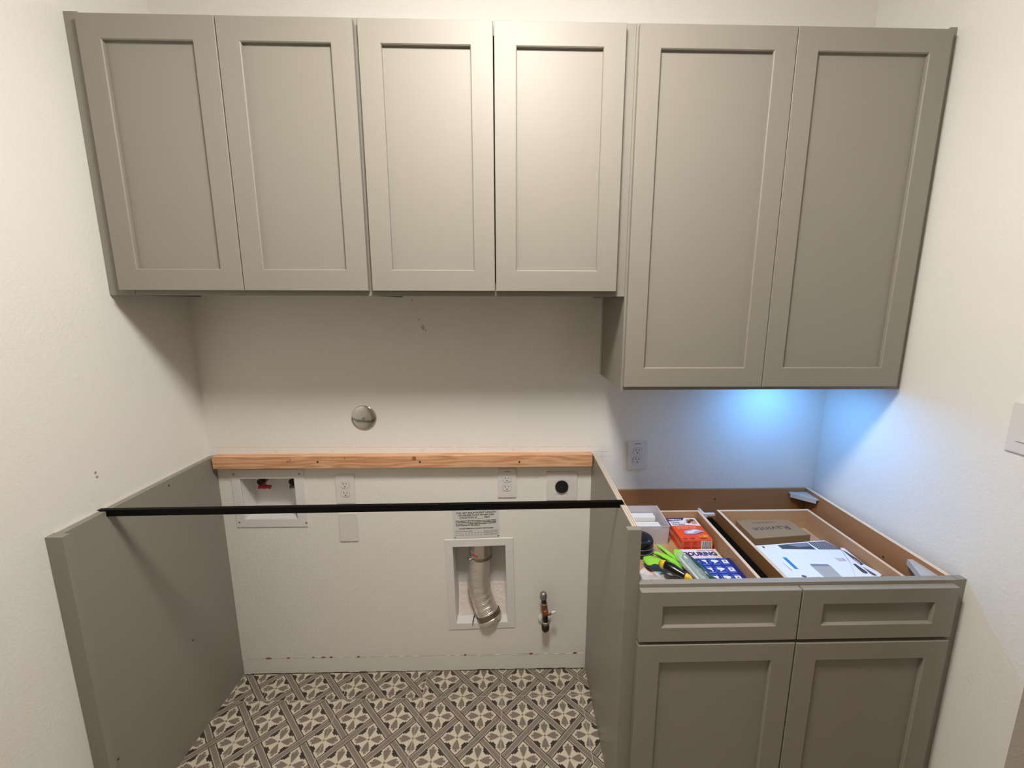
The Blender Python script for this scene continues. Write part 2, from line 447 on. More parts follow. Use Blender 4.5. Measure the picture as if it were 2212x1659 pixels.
# ------------------------------------------------------------------ cabinets
def shaker(name, x0, x1, z0, z1, yb, parent, th=.019, st=.0635, rail=.0635, rec=.0115, mt=None, ch=.0025):
    """five-piece front: frame with a chamfered opening, recessed centre panel as a sub-part"""
    mt = mt or M_CAB
    yf = yb-th; bm = bmesh.new(); e = .0012
    def ring(d, y, inn=False):
        if inn: a = (x0+st+d, x1-st-d, z0+rail+d, z1-rail-d)
        else: a = (x0+d, x1-d, z0+d, z1-d)
        return [bm.verts.new(p) for p in ((a[0], y, a[2]), (a[1], y, a[2]), (a[1], y, a[3]), (a[0], y, a[3]))]
    R_ = [ring(0, yb), ring(0, yf+e), ring(e, yf), ring(-ch, yf, True), ring(0, yf+ch, True), ring(0, yf+rec+.001, True), ring(0, yb, True)]
    for k in range(len(R_)):
        A, B = R_[k], R_[(k+1) % len(R_)]
        for i in range(4):
            j = (i+1) % 4; bm.faces.new((A[i], A[j], B[j], B[i]))
    d = fin(name, bm, mt, parent, org=(x0, yb, z0))
    box('center_panel', x0+st, x1-st, yf+rec, yb-.001, z0+rail, z1-rail, mt, d)
    return d
def wall_cabinet(x0, x1, z0, z1, doors, label, rec=.018):
    yb, yf = -.0005, -.311
    t = thing('wall_cabinet', ((x0+x1)/2, 0, z0), label, 'cabinet')
    th = .012
    box('side_panel', x0, x0+th, yf+.019, yb, z0, z1, M_CAB, t); box('side_panel', x1-th, x1, yf+.019, yb, z0, z1, M_CAB, t)
    box('back_panel', x0+th, x1-th, yb-.006, yb, z0+rec, z1, M_CAB, t)
    box('bottom_panel', x0+th, x1-th, yf+.019, yb-.006, z0+rec, z0+rec+th, M_CAB, t)
    box('top_panel', x0+th, x1-th, yf+.019, yb-.006, z1-th, z1, M_CAB, t)
    bm = bmesh.new(); st = .038; xm = (x0+x1)/2
    bbox(bm, x0, x0+st-.0006, yf, yf+.019, z0, z1); bbox(bm, x1-st+.0006, x1, yf, yf+.019, z0, z1)
    bbox(bm, x0+st, x1-st, yf+.0005, yf+.019, z0, z0+st); bbox(bm, x0+st, x1-st, yf+.0005, yf+.019, z1-st, z1)
    fin('face_frame', bm, M_CAB, t, bevel=.0005)
    for (a, b2, c, d) in doors: shaker('door', a, b2, c, d, yf-.0018, t, th=.018)
    return t
ZT = 2.4362
wall_cabinet(-1.602, -.8395, 1.672, ZT, [(-1.5950, -1.2226, 1.6866, 2.4256), (-1.2196, -.8462, 1.6866, 2.4256)],
             'greige two-door shaker wall cabinet in the left corner, above the washer valve box')
wall_cabinet(-.839, -.077, 1.672, ZT, [(-.8330, -.4575, 1.6866, 2.4256), (-.4540, -.0805, 1.6866, 2.4256)],
             'greige two-door shaker wall cabinet in the middle, the brightest lit of the three')
c3 = wall_cabinet(-.048, .869, 1.370, ZT, [(-.0425, .4095, 1.3832, 2.4256), (.4120, .8632, 1.3832, 2.4256)],
             'tallest greige two-door wall cabinet on the right, hanging lower than its neighbours')
box('scribe_strip', -.0535, -.0482, -.006, -.0005, 1.372, 1.671, M_CAULK, c3)
tag(box('filler_strip', XL+.0003, -1.6025, -.311, -.292, 1.672, 2.4395, M_CAB, bevel=.0006), 'narrow greige filler strip between left wall and first wall cabinet', 'filler')
tag(box('filler_strip', -.0765, -.0485, -.3095, -.290, 1.672, ZT, M_CAB, bevel=.0008), 'narrow greige filler strip between middle and tall right wall cabinets', 'filler')
tag(box('filler_strip', .8695, XR-.0003, -.311, -.292, 1.370, 2.4415, M_CAB, bevel=.0006), 'tall greige filler strip between tall wall cabinet and right wall', 'filler')

# small lamp under the tall cabinet
PX, PY, PZ = .63, -.19, 1.388
pk = thing('under_cabinet_lamp', (PX, PY, PZ), 'small blue-white puck lamp under the tall right wall cabinet', 'lamp')
bm = bmesh.new(); lathe(bm, [(.034, 0), (.034, -.010), (.030, -.012), (.028, -.010)], (PX, PY, PZ), seg=32); fin('housing', bm, M_WHITEP, pk)
bm = bmesh.new(); lathe(bm, [(.0275, -.0102), (.0275, -.0115), (.001, -.0125)], (PX, PY, PZ), seg=32)
fin('lens', bm, mat('puck_lens', (.8, .9, 1), .3, emit=PUCK_COL, estr=PUCK_POWER*120), pk, smooth=True)

# base cabinet
BX0, BX1, BZ, BY = -.050, .864, .876, -.609
b = thing('base_cabinet', ((BX0+BX1)/2, -.3, 0), 'greige base cabinet without a countertop, drawers open to view from above', 'cabinet')
box('side_panel', BX0, BX0+.014, BY+.02, -.001, .1, BZ, M_CAB, b)
sp = box('side_panel', BX1-.014, BX1, BY+.02, -.001, .1, BZ, M_INNER, b); sp['label'] = 'bare brown inner side panel'
bp_ = box('back_panel', BX0+.014, BX1-.014, -.012, -.001, .1, BZ, M_INNER, b); bp_['label'] = 'bare brown inner back panel'
box('bottom_panel', BX0+.014, BX1-.014, BY+.02, -.012, .1, .114, M_INNER, b)
box('toe_kick', BX0, BX1, -.54, -.525, 0, .1, M_CAB, b)
box('hardwood_edge', BX1-.0145, BX1, BY+.02, -.001, BZ, BZ+.0008, M_BIRCHEDGE, b)
for (sx, sy, sz, ax) in ((.457, -.012, .8326, 'y'), (.25, -.012, .60, 'y'), (BX1-.014, -.3948, .8075, 'x')):
    bm = bmesh.new()
    lathe(bm, [(.004, -.0006), (.004, .0002)], (sx, sy, sz), ax, 12); fin('screw_head', bm, M_HOLE, b)
bm = bmesh.new(); y0, y1 = BY, BY+.02
bbox(bm, BX0, BX0+.038, y0, y1, .1, BZ); bbox(bm, BX1-.038, BX1, y0, y1, .1, BZ)
bbox(bm, BX0+.0386, BX1-.0386, y0+.0004, y1, BZ-.038, BZ); bbox(bm, BX0+.0386, BX1-.0386, y0+.0004, y1, .1, .138)
bbox(bm, BX0+.0386, BX1-.0386, y0+.0004, y1, .680, .712)
fin('face_frame', bm, M_CAB, b, bevel=.0005)
for (a, c) in ((-.050, .4010), (.4052, .8525)):
    shaker('drawer_front', a, c, .7075, .8655, BY-.0003, b, rail=.047, st=.0645, rec=.0105)
    shaker('door', a, c, .112, .6965 if a < 0 else .6950, BY-.0003, b, rail=.058, st=.0645, rec=.0105)
tag(box('filler_strip', BX1+.0005, XR-.0003, BY, BY+.019, .1, BZ+.0015, M_CAB, bevel=.0006), 'narrow greige filler strip between base cabinet and right wall', 'filler')
# drawer boxes
def drawer_box(x0, x1, par):
    z0, z1, yb, yf, th = .728, .820, -.083, -.5885, .0125
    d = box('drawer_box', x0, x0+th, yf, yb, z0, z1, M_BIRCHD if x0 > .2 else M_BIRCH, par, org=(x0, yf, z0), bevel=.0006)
    box('side', x1-th, x1, yf, yb, z0, z1, M_BIRCH, d, bevel=.0006)
    box('back', x0+th, x1-th, yb-th, yb, z0, z1, M_BIRCHX, d, bevel=.0006)
    box('front', x0+th, x1-th, yf, yf+th, z0, z1, M_BIRCHX, d, bevel=.0006)
    box('bottom', x0+th, x1-th, yf+th, yb-th, .736, .742, M_BIRCHX, d)
    for xx in (x0, x1-th): box('top_edge', xx+.001, xx+th-.001, yf, yb, z1, z1+.0004, M_BIRCHEDGE, d)
    box('top_edge', x0+th, x1-th, yb-th+.001, yb-.001, z1, z1+.0004, M_BIRCHEDGE, d)
    return d
drawer_box(-.020, .3585, b); drawer_box(.4300, .8120, b)
box('drawer_slide', .3620, .4030, -.585, -.105, .745, .799, mat('matt_black_rail', (.004, .0035, .003), .9, spec=.03), b)
br = box('slide_bracket', .376, .428, -.080, -.068, .792, .801, M_WHITEP, b, bevel=.002)
box('bracket_arm', .386, .397, -.0795, -.0125, .765, .7915, M_WHITEP, br)
M_CLEARB = mat('cloudy_bracket_plastic', (.62, .60, .58), .4, trans=.3)
bm = bmesh.new(); zb = .858
prism(bm, [(.772, -.0125, zb), (.8495, -.0125, zb), (.8495, -.088, zb), (.838, -.088, zb), (.772, -.026, zb)], (0, 0, .004))
prism(bm, [(.772, -.026, zb-.012), (.838, -.088, zb-.012), (.8365, -.0895, zb-.012), (.7705, -.0275, zb-.012)], (0, 0, .017))
fin('corner_bracket', bm, M_CLEARB, b)
bm = bmesh.new()
prism(bm, [(.8495, -.490, zb), (.8495, -.5885, zb), (.795, -.5885, zb), (.795, -.578, zb), (.836, -.490, zb)], (0, 0, .004))
prism(bm, [(.836, -.490, zb-.014), (.795, -.578, zb-.014), (.793, -.578, zb-.014), (.834, -.489, zb-.014)], (0, 0, .019))
fin('corner_bracket', bm, M_CLEARB, b)
bm = bmesh.new(); bbox(bm, .836, .8495, -.0135, -.0125, .815, .850); bbox(bm, .820, .836, -.018, -.0125, .815, .850); fin('cam_bracket', bm, M_GALV, b)

# ------------------------------------------------------------------ alcove panels, bar, ledger
ZP = 1.037
pl = thing('end_panel', (-1.625, -.3, 0), 'dark greige plywood end panel against the left wall of the alcove', 'panel')
bm = bmesh.new()
prof = [(-.586, 0), (0-.0005, 0), (-.0005, ZP), (-.447, ZP), (-.447, ZP-.018), (-.4665, ZP-.018), (-.4665, ZP), (-.586, ZP)]
prism(bm, [(-1.6345, y, z) for y, z in prof], (.0195, 0, 0)); fin('panel', bm, M_PANEL, pl, bevel=.0005)
box('front_stile', XL+.0004, -1.5960, -.607, -.5865, 0, ZP, M_PANEL, pl, bevel=.0006)
box('caulk_bead', XL+.0003, -1.6348, -.585, -.001, ZP-.006, ZP+.0015, M_CAULK, pl)
for (yy, zz, l) in ((-.2387, 1.0152, .004), (-.5740, .9281, .004), (-.2377, .3916, .004), (-.5644, .2713, .004)):
    bm = bmesh.new(); lathe(bm, [(.0035, -.0001), (.0035, .0006)], (-1.615, yy, zz), 'x', 10); fin('nail_hole', bm, M_HOLE, pl)
M_SMUDGE = mat('panel_smudge', (.24, .21, .17), .5)
for (yy, zz, h) in ((-.5745, .918, .045), (-.5650, .262, .035)):
    bm = bmesh.new(); prism(bm, [(-1.6151, yy-.006, zz+h*.5), (-1.6151, yy+.006, zz+h*.5), (-1.6151, yy+.004, zz-h*.7), (-1.6151, yy-.001, zz-h)], (.0003, 0, 0)); fin('smudge', bm, M_SMUDGE, pl)
pr = thing('end_panel', (-.06, -.3, 0), 'greige plywood end panel with layered raw top edge, beside the base cabinet', 'panel')
bm = bmesh.new()
def rpan(x0, x1, notch, mi):
    P = [(-.583, 0), (-.0005, 0), (-.0005, ZP)]
    P += [(-.436, ZP), (-.436, ZP-.018), (-.4565, ZP-.018), (-.4565, ZP)] if notch else []
    P += [(-.583, ZP)]
    n0 = len(bm.faces); prism(bm, [(x0, y, z) for y, z in P], (x1-x0, 0, 0), mi)
rpan(-.0725, -.0580, True, 0); rpan(-.0578, -.0535, False, 0)
o = fin('panel', bm, [M_PANEL], pr, bevel=.0003)
bm = bmesh.new()
for (y0, y1) in ((-.583, -.4568), (-.4357, -.0005)): bbox(bm, -.0721, -.0539, y0, y1, ZP, ZP+.0004)
fin('raw_edge', bm, M_PLY, pr)['label'] = 'raw layered plywood edge'
box('front_stile', -.0890, -.0505, -.6035, -.5835, 0, ZP+.001, M_PANEL, pr, bevel=.0006)
# bar
bm = bmesh.new()
A = Vector((-1.6405, -.4655, 1.0205)); B = Vector((-.0590, -.4420, 1.0205)); d = (B-A).normalized(); n = Vector((-d.y, d.x, 0))
pts = [A, B, B+n*.0135, A+n*.0135]
pts[0], pts[3] = A.copy(), A+n*.0135
prism(bm, pts, (0, 0, .0200))
tag(fin('support_bar', bm, M_BLACK, bevel=.0008), 'black steel bar spanning the alcove between the two end panels', 'bar')
# ledger
lg = thing('ledger_board', (-.84, -.019, .994), 'pinkish softwood ledger board screwed to the back wall', 'board')
box('board', -1.6035, -.0773, -.038, -.0003, .9945, 1.0428, M_LEDGER, lg, bevel=.0015)
for xx, zz in ((-1.1874, 1.021), (-.7785, 1.018), (-.3757, 1.015)):
    bm = bmesh.new(); lathe(bm, [(.0044, -.0004), (.0044, .0004)], (xx, -.038, zz), 'y', 14); fin('screw_head', bm, M_HOLE, lg)
for (xx, zz, w, h) in ((-1.305, 1.0235, .006, .007), (-1.296, 1.030, .005, .006), (-1.2955, 1.0225, .003, .006), (-1.127, 1.0385, .005, .002), (-1.1235, 1.0360, .0015, .004), (-1.1295, 1.0360, .0015, .004),
                       (-1.080, 1.0345, .005, .004), (-1.0805, 1.0395, .002, .002), (-1.066, 1.0395, .003, .002), (-.999, 1.016, .007, .002), (-.742, 1.036, .003, .003), (-.735, 1.038, .003, .003)):
    bm = bmesh.new(); bbox(bm, xx-w/2, xx+w/2, -.0382, -.037, zz-h/2, zz+h/2)
    fin('stamp_mark', bm, M_STAMP, lg)
M_KNOT = mat('wood_knot', (.33, .135, .055), .6)
bm = bmesh.new(); lathe(bm, [(.009, -.0003), (.0055, -.0005), (.002, -.0006)], (-.801, -.038, 1.0335), 'y', 16); o = fin('knot', bm, M_KNOT, lg)

# ------------------------------------------------------------------ wall fittings
def screws(par, pts, r=.0042, mt=None, y=-.004):
    for (x, z) in pts:
        bm = bmesh.new(); lathe(bm, [(r, 0), (r, -.0012), (r*.6, -.0022), (.0004, -.0024)], (x, y, z), 'y', 14)
        fin('screw', bm, mt or M_SCREW, par, smooth=True)
def flange(par, outer, inner, y0, y1, mt, rot=0, name='flange'):
    (a0, a1, c0, c1), (b0, b1, d0, d1) = outer, inner
    bm = bmesh.new(); rs = []
    for (q, y) in (((a0, a1, c0, c1), y1), ((a0, a1, c0, c1), y0+.001), ((a0+.001, a1-.001, c0+.001, c1-.001), y0), ((b0-.0012, b1+.0012, d0-.0012, d1+.0012), y0), ((b0, b1, d0, d1), y0+.0012), ((b0, b1, d0, d1), y1)):
        rs.append([bm.verts.new(p) for p in ((q[0], y, q[2]), (q[1], y, q[2]), (q[1], y, q[3]), (q[0], y, q[3]))])
    for k in range(len(rs)):
        A_, B_ = rs[k], rs[(k+1) % len(rs)]
        for i in range(4): bm.faces.new((A_[i], A_[(i+1) % 4], B_[(i+1) % 4], B_[i]))
    if rot:
        c = Vector(((a0+a1)/2, 0, (c0+c1)/2)); R_ = Matrix.Rotation(rot, 3, 'Y')
        for v in bm.verts: v.co = R_ @ (v.co-c)+c
    return fin(name, bm, mt, par)
def recess(par, x0, x1, z0, z1, depth, mt, rot=0, c=None, slope=0):
    bm = bmesh.new(); t = .002
    bbox(bm, x0-t, x0, -.001, depth, z0-t, z1+t); bbox(bm, x1, x1+t, -.001, depth, z0-t, z1+t)
    bbox(bm, x0, x1, -.001, depth, z1, z1+t); bbox(bm, x0, x1, -.001, depth, z0-t, z0); bbox(bm, x0-t, x1+t, depth, depth+t, z0-t, z1+t)
    if rot:
        c = Vector(c); R_ = Matrix.Rotation(rot, 3, 'Y')
        for v in bm.verts: v.co = R_ @ (v.co-c)+c
    return fin('recess', bm, mt, par)
# washer outlet box
w = thing('washer_valve_box', (-1.415, 0, .7205), 'white recessed washer valve box with red and grey handles', 'valve box')
recess(w, -1.5265, -1.3075, .757, .936, .088, M_WHITEF)
flange(w, (-1.5625, -1.2655, .7205, .9765), (-1.5265, -1.3075, .757, .936), -.004, 0, M_WHITEF)
screws(w, [(-1.549, .9566), (-1.2837, .9564), (-1.5488, .7443), (-1.2723, .7390)])
def tap(x, hm, label):
    bm = bmesh.new(); sweep(bm, [(x+.004, .052, .940), (x+.004, .052, .905)], .011, 16); v = fin('valve', bm, M_BRASS, w, org=(x, .03, .91)); v['label'] = label
    bm = bmesh.new(); sweep(bm, [(x+.004, .056, .910), (x-.003, .040, .908)], .012, 16); sweep(bm, [(x-.003, .041, .908), (x-.005, .028, .906)], .0138, 18)
    fin('spout', bm, M_IRON, v)
    bm = bmesh.new(); lathe(bm, [(.0105, 0), (.0105, .001)], (x-.0052, .0262, .906), 'y', 18); fin('spout_bore', bm, M_DARK, v)
    bm = bmesh.new(); sweep(bm, [(x+.006, .045, .905), (x+.006, .040, .886)], .0055, 12); fin('stem', bm, M_BRASS, v)
    bm = bmesh.new()
    sweep(bm, [(x-.018, .040, .880), (x-.008, .040, .882), (x+.006, .040, .882), (x+.020, .040, .882), (x+.030, .040, .880)], [(.0085, .0085), (.0065, .0075), (.0095, .0105), (.0065, .0075), (.0085, .0085)], 12)
    fin('handle', bm, hm, v, bevel=0, smooth=True)
tap(-1.462, M_RED, 'hot valve with red handle'); tap(-1.330, M_GREYH, 'cold valve with grey handle')
bm = bmesh.new(); lathe(bm, [(.024, 0), (.024, .022), (.020, .022), (.020, .001)], (-1.315, .045, .857), 'z', 24); o = fin('hose_fitting', bm, M_WHITEP, w)

# dryer vent box
RT = -.022
v = thing('dryer_vent_box', (-.545, 0, .217), 'large white recessed dryer vent box low on the back wall', 'vent box')
dc = (-.5448, 0, .4358)
recess(v, -.6580, -.4315, .2480, .6200, .105, M_WHITEF, RT, dc)
flange(v, (-.6915, -.3975, .2175, .6550), (-.6580, -.4315, .2480, .6200), -.004, 0, M_WHITEF, RT)
screws(v, [(-.6780, .586), (-.4190, .596)], .003, M_WHITEP, -.004)
bm = bmesh.new(); prism(bm, [(-.6560, .046, .2490), (-.6560, .104, .2490), (-.6560, .104, .375)], (.2225, 0, 0))
for vv in bm.verts:
    c_ = Vector(dc); vv.co = Matrix.Rotation(RT, 3, 'Y') @ (vv.co-c_)+c_
o = fin('patched_slope', bm, mat('rough_patch_plaster', (.70, .62, .56), .9, bump=1, bscale=45, bdist=.006), v)
dd = thing('flexible_duct', (-.545, .04, .24), 'crinkled silver foil dryer duct hanging inside the white vent box', 'duct')
cpath = spline([(-.546, .050, .615), (-.549, .050, .545), (-.555, .050, .46), (-.553, .046, .39), (-.535, .036, .325), (-.513, .018, .275)], 30)
rad = []
for k in range(len(cpath)):
    rad.append(.0490+.0006*math.sin(k*1.9)+.0006*math.sin(k*.43+1)+random.uniform(-.0003, .0003))
bm = bmesh.new(); sweep(bm, cpath[12:], rad[12:], 40, cap=False)
for vv in bm.verts: vv.co += Vector((random.uniform(-1, 1), random.uniform(-1, 1), random.uniform(-1, 1)))*.00045
fin('foil_hose', bm, M_FOIL, dd, smooth=True)
M_SHEET = mat('bright_sheet_metal', (.66, .63, .58), .28, 1, bump=.25, bscale=25, bdist=.003)
bm = bmesh.new(); lathe(bm, [(.0500, .6205), (.0505, .566), (.0520, .560), (.0505, .556), (.044, .555)], (-.546, .050, 0), 'z', 40, closed=False); fin('collar', bm, M_SHEET, dd, smooth=True)
bm = bmesh.new(); lathe(bm, [(.049, .556), (.0508, .555), (.0508, .541), (.049, .540)], (-.5465, .050, 0), 'z', 40, closed=False); fin('clamp_band', bm, mat('clamp_steel', (.33, .27, .22), .35, 1), dd, smooth=True)
bm = bmesh.new(); sweep(bm, [(-.598, .020, .549), (-.586, .008, .549)], .005, 12); fin('clamp_screw', bm, M_SHEET, dd, smooth=True)
bm = bmesh.new()
for q in range(5): pass
prism(bm, [(-.580, .0105, .580), (-.557, -.0015, .573), (-.557, -.0015, .562), (-.580, .0105, .570)], (0, .0020, 0)); fin('red_label', bm, mat('red_sticker', (.45, .06, .09), .4), dd)
e0 = Vector(cpath[-1]); dr = (Vector(cpath[-1])-Vector(cpath[-6])).normalized()
bm = bmesh.new(); sweep(bm, [e0-dr*.006, e0+dr*.014], [.0545, .0545], 40, cap=False); fin('clamp_band', bm, bpy.data.materials['clamp_steel'], dd, smooth=True)
bm = bmesh.new(); sweep(bm, [e0+dr*.010, e0+dr*.024, e0+dr*.034], [.0530, .0535, .046], 40, cap=True)
for vv in bm.verts: vv.co += Vector((random.uniform(-1, 1), random.uniform(-1, 1), random.uniform(-1, 1)))*.0013
fin('foil_end', bm, M_FOIL, dd, smooth=True)
bm = bmesh.new(); sweep(bm, [(-.574, -.004, .283), (-.580, -.010, .262), (-.583, -.012, .240)], [.003, .002, .001], 8); fin('clamp_tail', bm, M_IRON, dd)

# gas stub
g = thing('gas_valve', (-.262, 0, .235), 'capped gas pipe stub with orange-brown valve, right of the vent box', 'valve')
bm = bmesh.new(); lathe(bm, [(.030, 0), (.029, -.004), (.018, -.010), (.013, -.011)], (-.262, -.0003, .262), 'y', 32); fin('escutcheon', bm, M_WHITEP, g, smooth=True)
bm = bmesh.new(); sweep(bm, spline([(-.262, 0, .262), (-.262, -.022, .262), (-.262, -.036, .262)], 4), .012, 20); lathe(bm, [(.016, 0), (.017, .010), (.017, .026), (.015, .030)], (-.2605, -.040, .240), 'z', 24)
lathe(bm, [(.008, 0), (.015, .010)], (-.2605, -.040, .230), 'z', 20)
fin('elbow', bm, M_IRON, g, smooth=True)
bm = bmesh.new(); lathe(bm, [(.0155, 0), (.0165, .002), (.0165, .009), (.0145, .011)], (-.2605, -.040, .270), 'z', 24); fin('collar_ring', bm, M_GALV, g, smooth=True)
bm = bmesh.new(); sweep(bm, [(-.2605, -.040, .278), (-.263, -.040, .317)], .0115, 20); fin('nipple', bm, M_IRON, g, smooth=True)
bm = bmesh.new(); sweep(bm, [(-.263, -.040, .312), (-.264, -.040, .325), (-.266, -.040, .345), (-.268, -.040, .366)], [.0125, .0145, .0145, .0125], 8)
lathe(bm, [(.0125, 0), (.0115, -.016), (.008, -.020)], (-.262, -.046, .339), 'y', 8)
fin('valve_body', bm, mat('orange_brass', (.26, .10, .04), .35, .6), g)
bm = bmesh.new(); sweep(bm, [(-.262, -.064, .334), (-.246, -.066, .336), (-.236, -.064, .341)], [(.004, .007), (.004, .006), (.004, .005)], 10); fin('lever', bm, bpy.data.materials['orange_brass'], g, smooth=True)
bm = bmesh.new(); sweep(bm, [(-.238, -.064, .340), (-.230, -.064, .344), (-.219, -.064, .347)], [.0055, .006, .0045], 12); fin('lever_tip', bm, M_WHITEP, g, smooth=True)
bm = bmesh.new(); lathe(bm, [(.013, 0), (.0135, .006), (.012, .007)], (-.268, -.040, .364), 'z', 24); fin('collar_ring', bm, M_GALV, g, smooth=True)
bm = bmesh.new(); sweep(bm, [(-.268, -.040, .370), (-.270, -.040, .395)], .0105, 20); fin('nipple', bm, M_IRON, g, smooth=True)
bm = bmesh.new(); lathe(bm, [(.013, 0), (.0155, .003), (.0155, .017), (.0135, .026), (.008, .031), (.001, .032)], (-.271, -.040, .392), 'z', 24); fin('pipe_cap', bm, M_GALV, g, smooth=True)

# electrical plates
def duplex(cx, cz, label, w_=.077, h_=.126, sticker=False, tilt=0):
    t = thing('wall_outlet', (cx, 0, cz-h_/2), label, 'outlet')
    bm = bmesh.new(); bbox(bm, cx-w_/2, cx+w_/2, -.0055, -.0004, cz-h_/2, cz+h_/2); fin('cover_plate', bm, M_WHITEP, t, bevel=.0022)
    for s in (1, -1):
        zc = cz+s*.0195
        pts = [(cx+.0172*max(-1, min(1, 1.13*math.cos(a))), -.0052, zc+.0142*max(-.98, min(.98, 1.13*math.sin(a)))) for a in [2*math.pi*k/28 for k in range(28)]]
        bm = bmesh.new(); prism(bm, pts, (0, -.0022, 0)); r = fin('receptacle', bm, M_WHITEP, t, bevel=.0004)
        ring = [(cx+.0182*max(-1, min(1, 1.13*math.cos(a))), -.00555, zc+.0152*max(-.98, min(.98, 1.13*math.sin(a)))) for a in [2*math.pi*k/28 for k in range(28)]]
        bm = bmesh.new(); prism(bm, ring, (0, -.0001, 0)); fin('reveal_gap', bm, mat('gap_shade', (.25, .23, .21), .8) if 'gap_shade' not in bpy.data.materials else bpy.data.materials['gap_shade'], r)
        box('slot', cx-.0075, cx-.0053, -.0078, -.006, zc+.0005, zc+.0095, M_DARK, r); box('slot', cx+.0053, cx+.0072, -.0078, -.006, zc+.0012, zc+.0088, M_DARK, r)
        bm = bmesh.new(); lathe(bm, [(.0026, 0), (.0026, .0015)], (cx, -.0078, zc-.0070), 'y', 12); fin('ground_hole', bm, M_DARK, r)
    screws(t, [(cx, cz)], .0022, M_WHITEP, -.0055)
    if sticker: box('sticker', cx-.013, cx+.013, -.0059, -.0055, cz+.0485, cz+.0530, mat('grey_sticker', (.33, .33, .32), .6), t)
    return t
duplex(-1.0992, .8882, 'white duplex outlet between washer valve box and placard, above a blank plate')
duplex(-.4270, .9090, 'white duplex outlet above the dryer placard, with a small grey sticker', sticker=True)
duplex(.1170, 1.0272, 'white duplex outlet above the base cabinet, in bluish light', .080, .124, sticker=True)
bl = thing('blank_plate', (-1.098, 0, .6534), 'blank white cover plate low on the wall beneath the black bar', 'wall plate')
bm = bmesh.new(); bbox(bm, -1.1362, -1.0597, -.0055, -.0004, .6534, .7790); fin('plate', bm, M_WHITEP, bl, bevel=.0022)
screws(bl, [(-1.098, .667), (-1.098, .765)], .0022, M_WHITEP, -.0055)
dp = thing('dryer_outlet', (-.1967, 0, .832), 'square white plate with round black dryer receptacle', 'outlet')
bm = bmesh.new(); bbox(bm, -.2607, -.1326, -.0055, -.0004, .8305, .9565); fin('cover_plate', bm, M_WHITEP, dp, bevel=.0022)
bm = bmesh.new(); lathe(bm, [(.0275, -.005), (.0275, -.0105), (.0262, -.0125), (.001, -.0125)], (-.197, 0, .8925), 'y', 40); rc = fin('receptacle', bm, M_BLKPL, dp)
for (xx, zz, w_, h_) in ((-.197, .9045, .009, .0025), (-.2075, .885, .0025, .013), (-.1865, .885, .0025, .013)):
    box('slot', xx-w_/2, xx+w_/2, -.0128, -.012, zz-h_/2, zz+h_/2, M_DARK, rc)
text('embossed_text', '30A', .006, (-.197, -.0126, .8935), (1, 0, 0), (0, 0, 1), mat('faint_print', (.12, .12, .12), .5), rc)
screws(dp, [(-.222, .922), (-.172, .922), (-.222, .862), (-.172, .862)], .0022, M_WHITEP, -.0055)
sw = thing('light_switch', (XR, -.70, 1.275), 'white rocker light switch plate on the right wall, cut by the frame edge', 'switch')
box('cover_plate', XR-.0055, XR-.0004, -.7560, -.6345, 1.2750, 1.4020, M_WHITEP, sw, bevel=.0022)
for yc in (-.7185, -.672): box('rocker', XR-.0085, XR-.0054, yc-.0165, yc+.0165, 1.3055, 1.3715, M_WHITEP, sw, bevel=.0012)

# cleanout cover
cl = thing('cleanout_cover', (-1.004, 0, 1.143), 'round chrome cleanout cover with a centre screw on the bare wall', 'cover')
bm = bmesh.new(); lathe(bm, [(.0505, -.0004), (.0510, -.0012), (.0495, -.0038), (.044, -.0052), (.030, -.0062), (.012, -.0068), (.0008, -.007)], (-1.0045, 0, 1.1938), 'y', 56)
fin('disc', bm, M_CHROME, cl, smooth=True)
bm = bmesh.new(); lathe(bm, [(.0048, 0), (.0046, -.0016), (.003, -.0026), (.0005, -.0028)], (-1.0045, -.0066, 1.1938), 'y', 18); fin('screw', bm, M_SCREW, cl, smooth=True)

# placard
pc = thing('duct_placard', (-.556, 0, .655), 'grey metal dryer duct placard with black lettering, touching the vent box top', 'sign')
ta = .0335; xd = Vector((math.cos(ta), 0, math.sin(ta))); zd = Vector((-math.sin(ta), 0, math.cos(ta))); C0 = Vector((-.5575, -.0015, .6590))
def PP(u, h): return C0+xd*u+zd*h
bm = bmesh.new(); q = [PP(-.0985, 0), PP(.0985, 0), PP(.0985, .138), PP(-.0985, .138)]
prism(bm, q, (0, .0011, 0)); plate = fin('plate', bm, M_PLACARD, pc)
def pt(s, u, h, size, width=None, bold=0, align='CENTER', mt=None): text('lettering', s, size, PP(u, h), xd, zd, mt or M_INK, pc, bold, align, width)

pt('THE NET EQUIVALENT LENGTH', .002, .1165, .0105, .170, .0003)
pt('OF DRYER DUCT FROM THIS', .002, .1055, .0105, .152, .0003)
pt('LOCATION IS ____ FEET', -.004, .0945, .0105, .130, .0003)
for k, s in enumerate(('The maximum allowable exhaust duct length stated', "in the clothes dryer's installation instructions shall", 'be equal to or greater than the posted equivalent')):
    pt(s, 0, .0805-.0068*k, .0064, .172, .0003)
pt('length indicated on this placard.', -.035, .0805-.0068*3, .0064, .103, .0003)
pt('DO NOT REMOVE OR DEFACE THIS PLACARD', .0, .0445, .0064, .146, .00035)
pt('Various Dryer Exhaust Lengths', -.053, .0330, .0048, .073, .0001)
pt('10 - 12 - 14   16 - 18 - 20   22 - 24 - 26', -.033, .0240, .0046, .112, .0001, mt=M_INK2)
pt('28 - 30 - 32   34 - 36 - 38   40 - 42 - 44', -.033, .0145, .0046, .112, .0001, mt=M_INK2)
for k, s in enumerate(('Placard to be posted in', 'the dryer area within', 'six feet of the duct', 'at this location and', 'kept in clear view')):
    pt(s, .061, .0330-.0048*k, .0040, .060, .00008, mt=M_INK2)
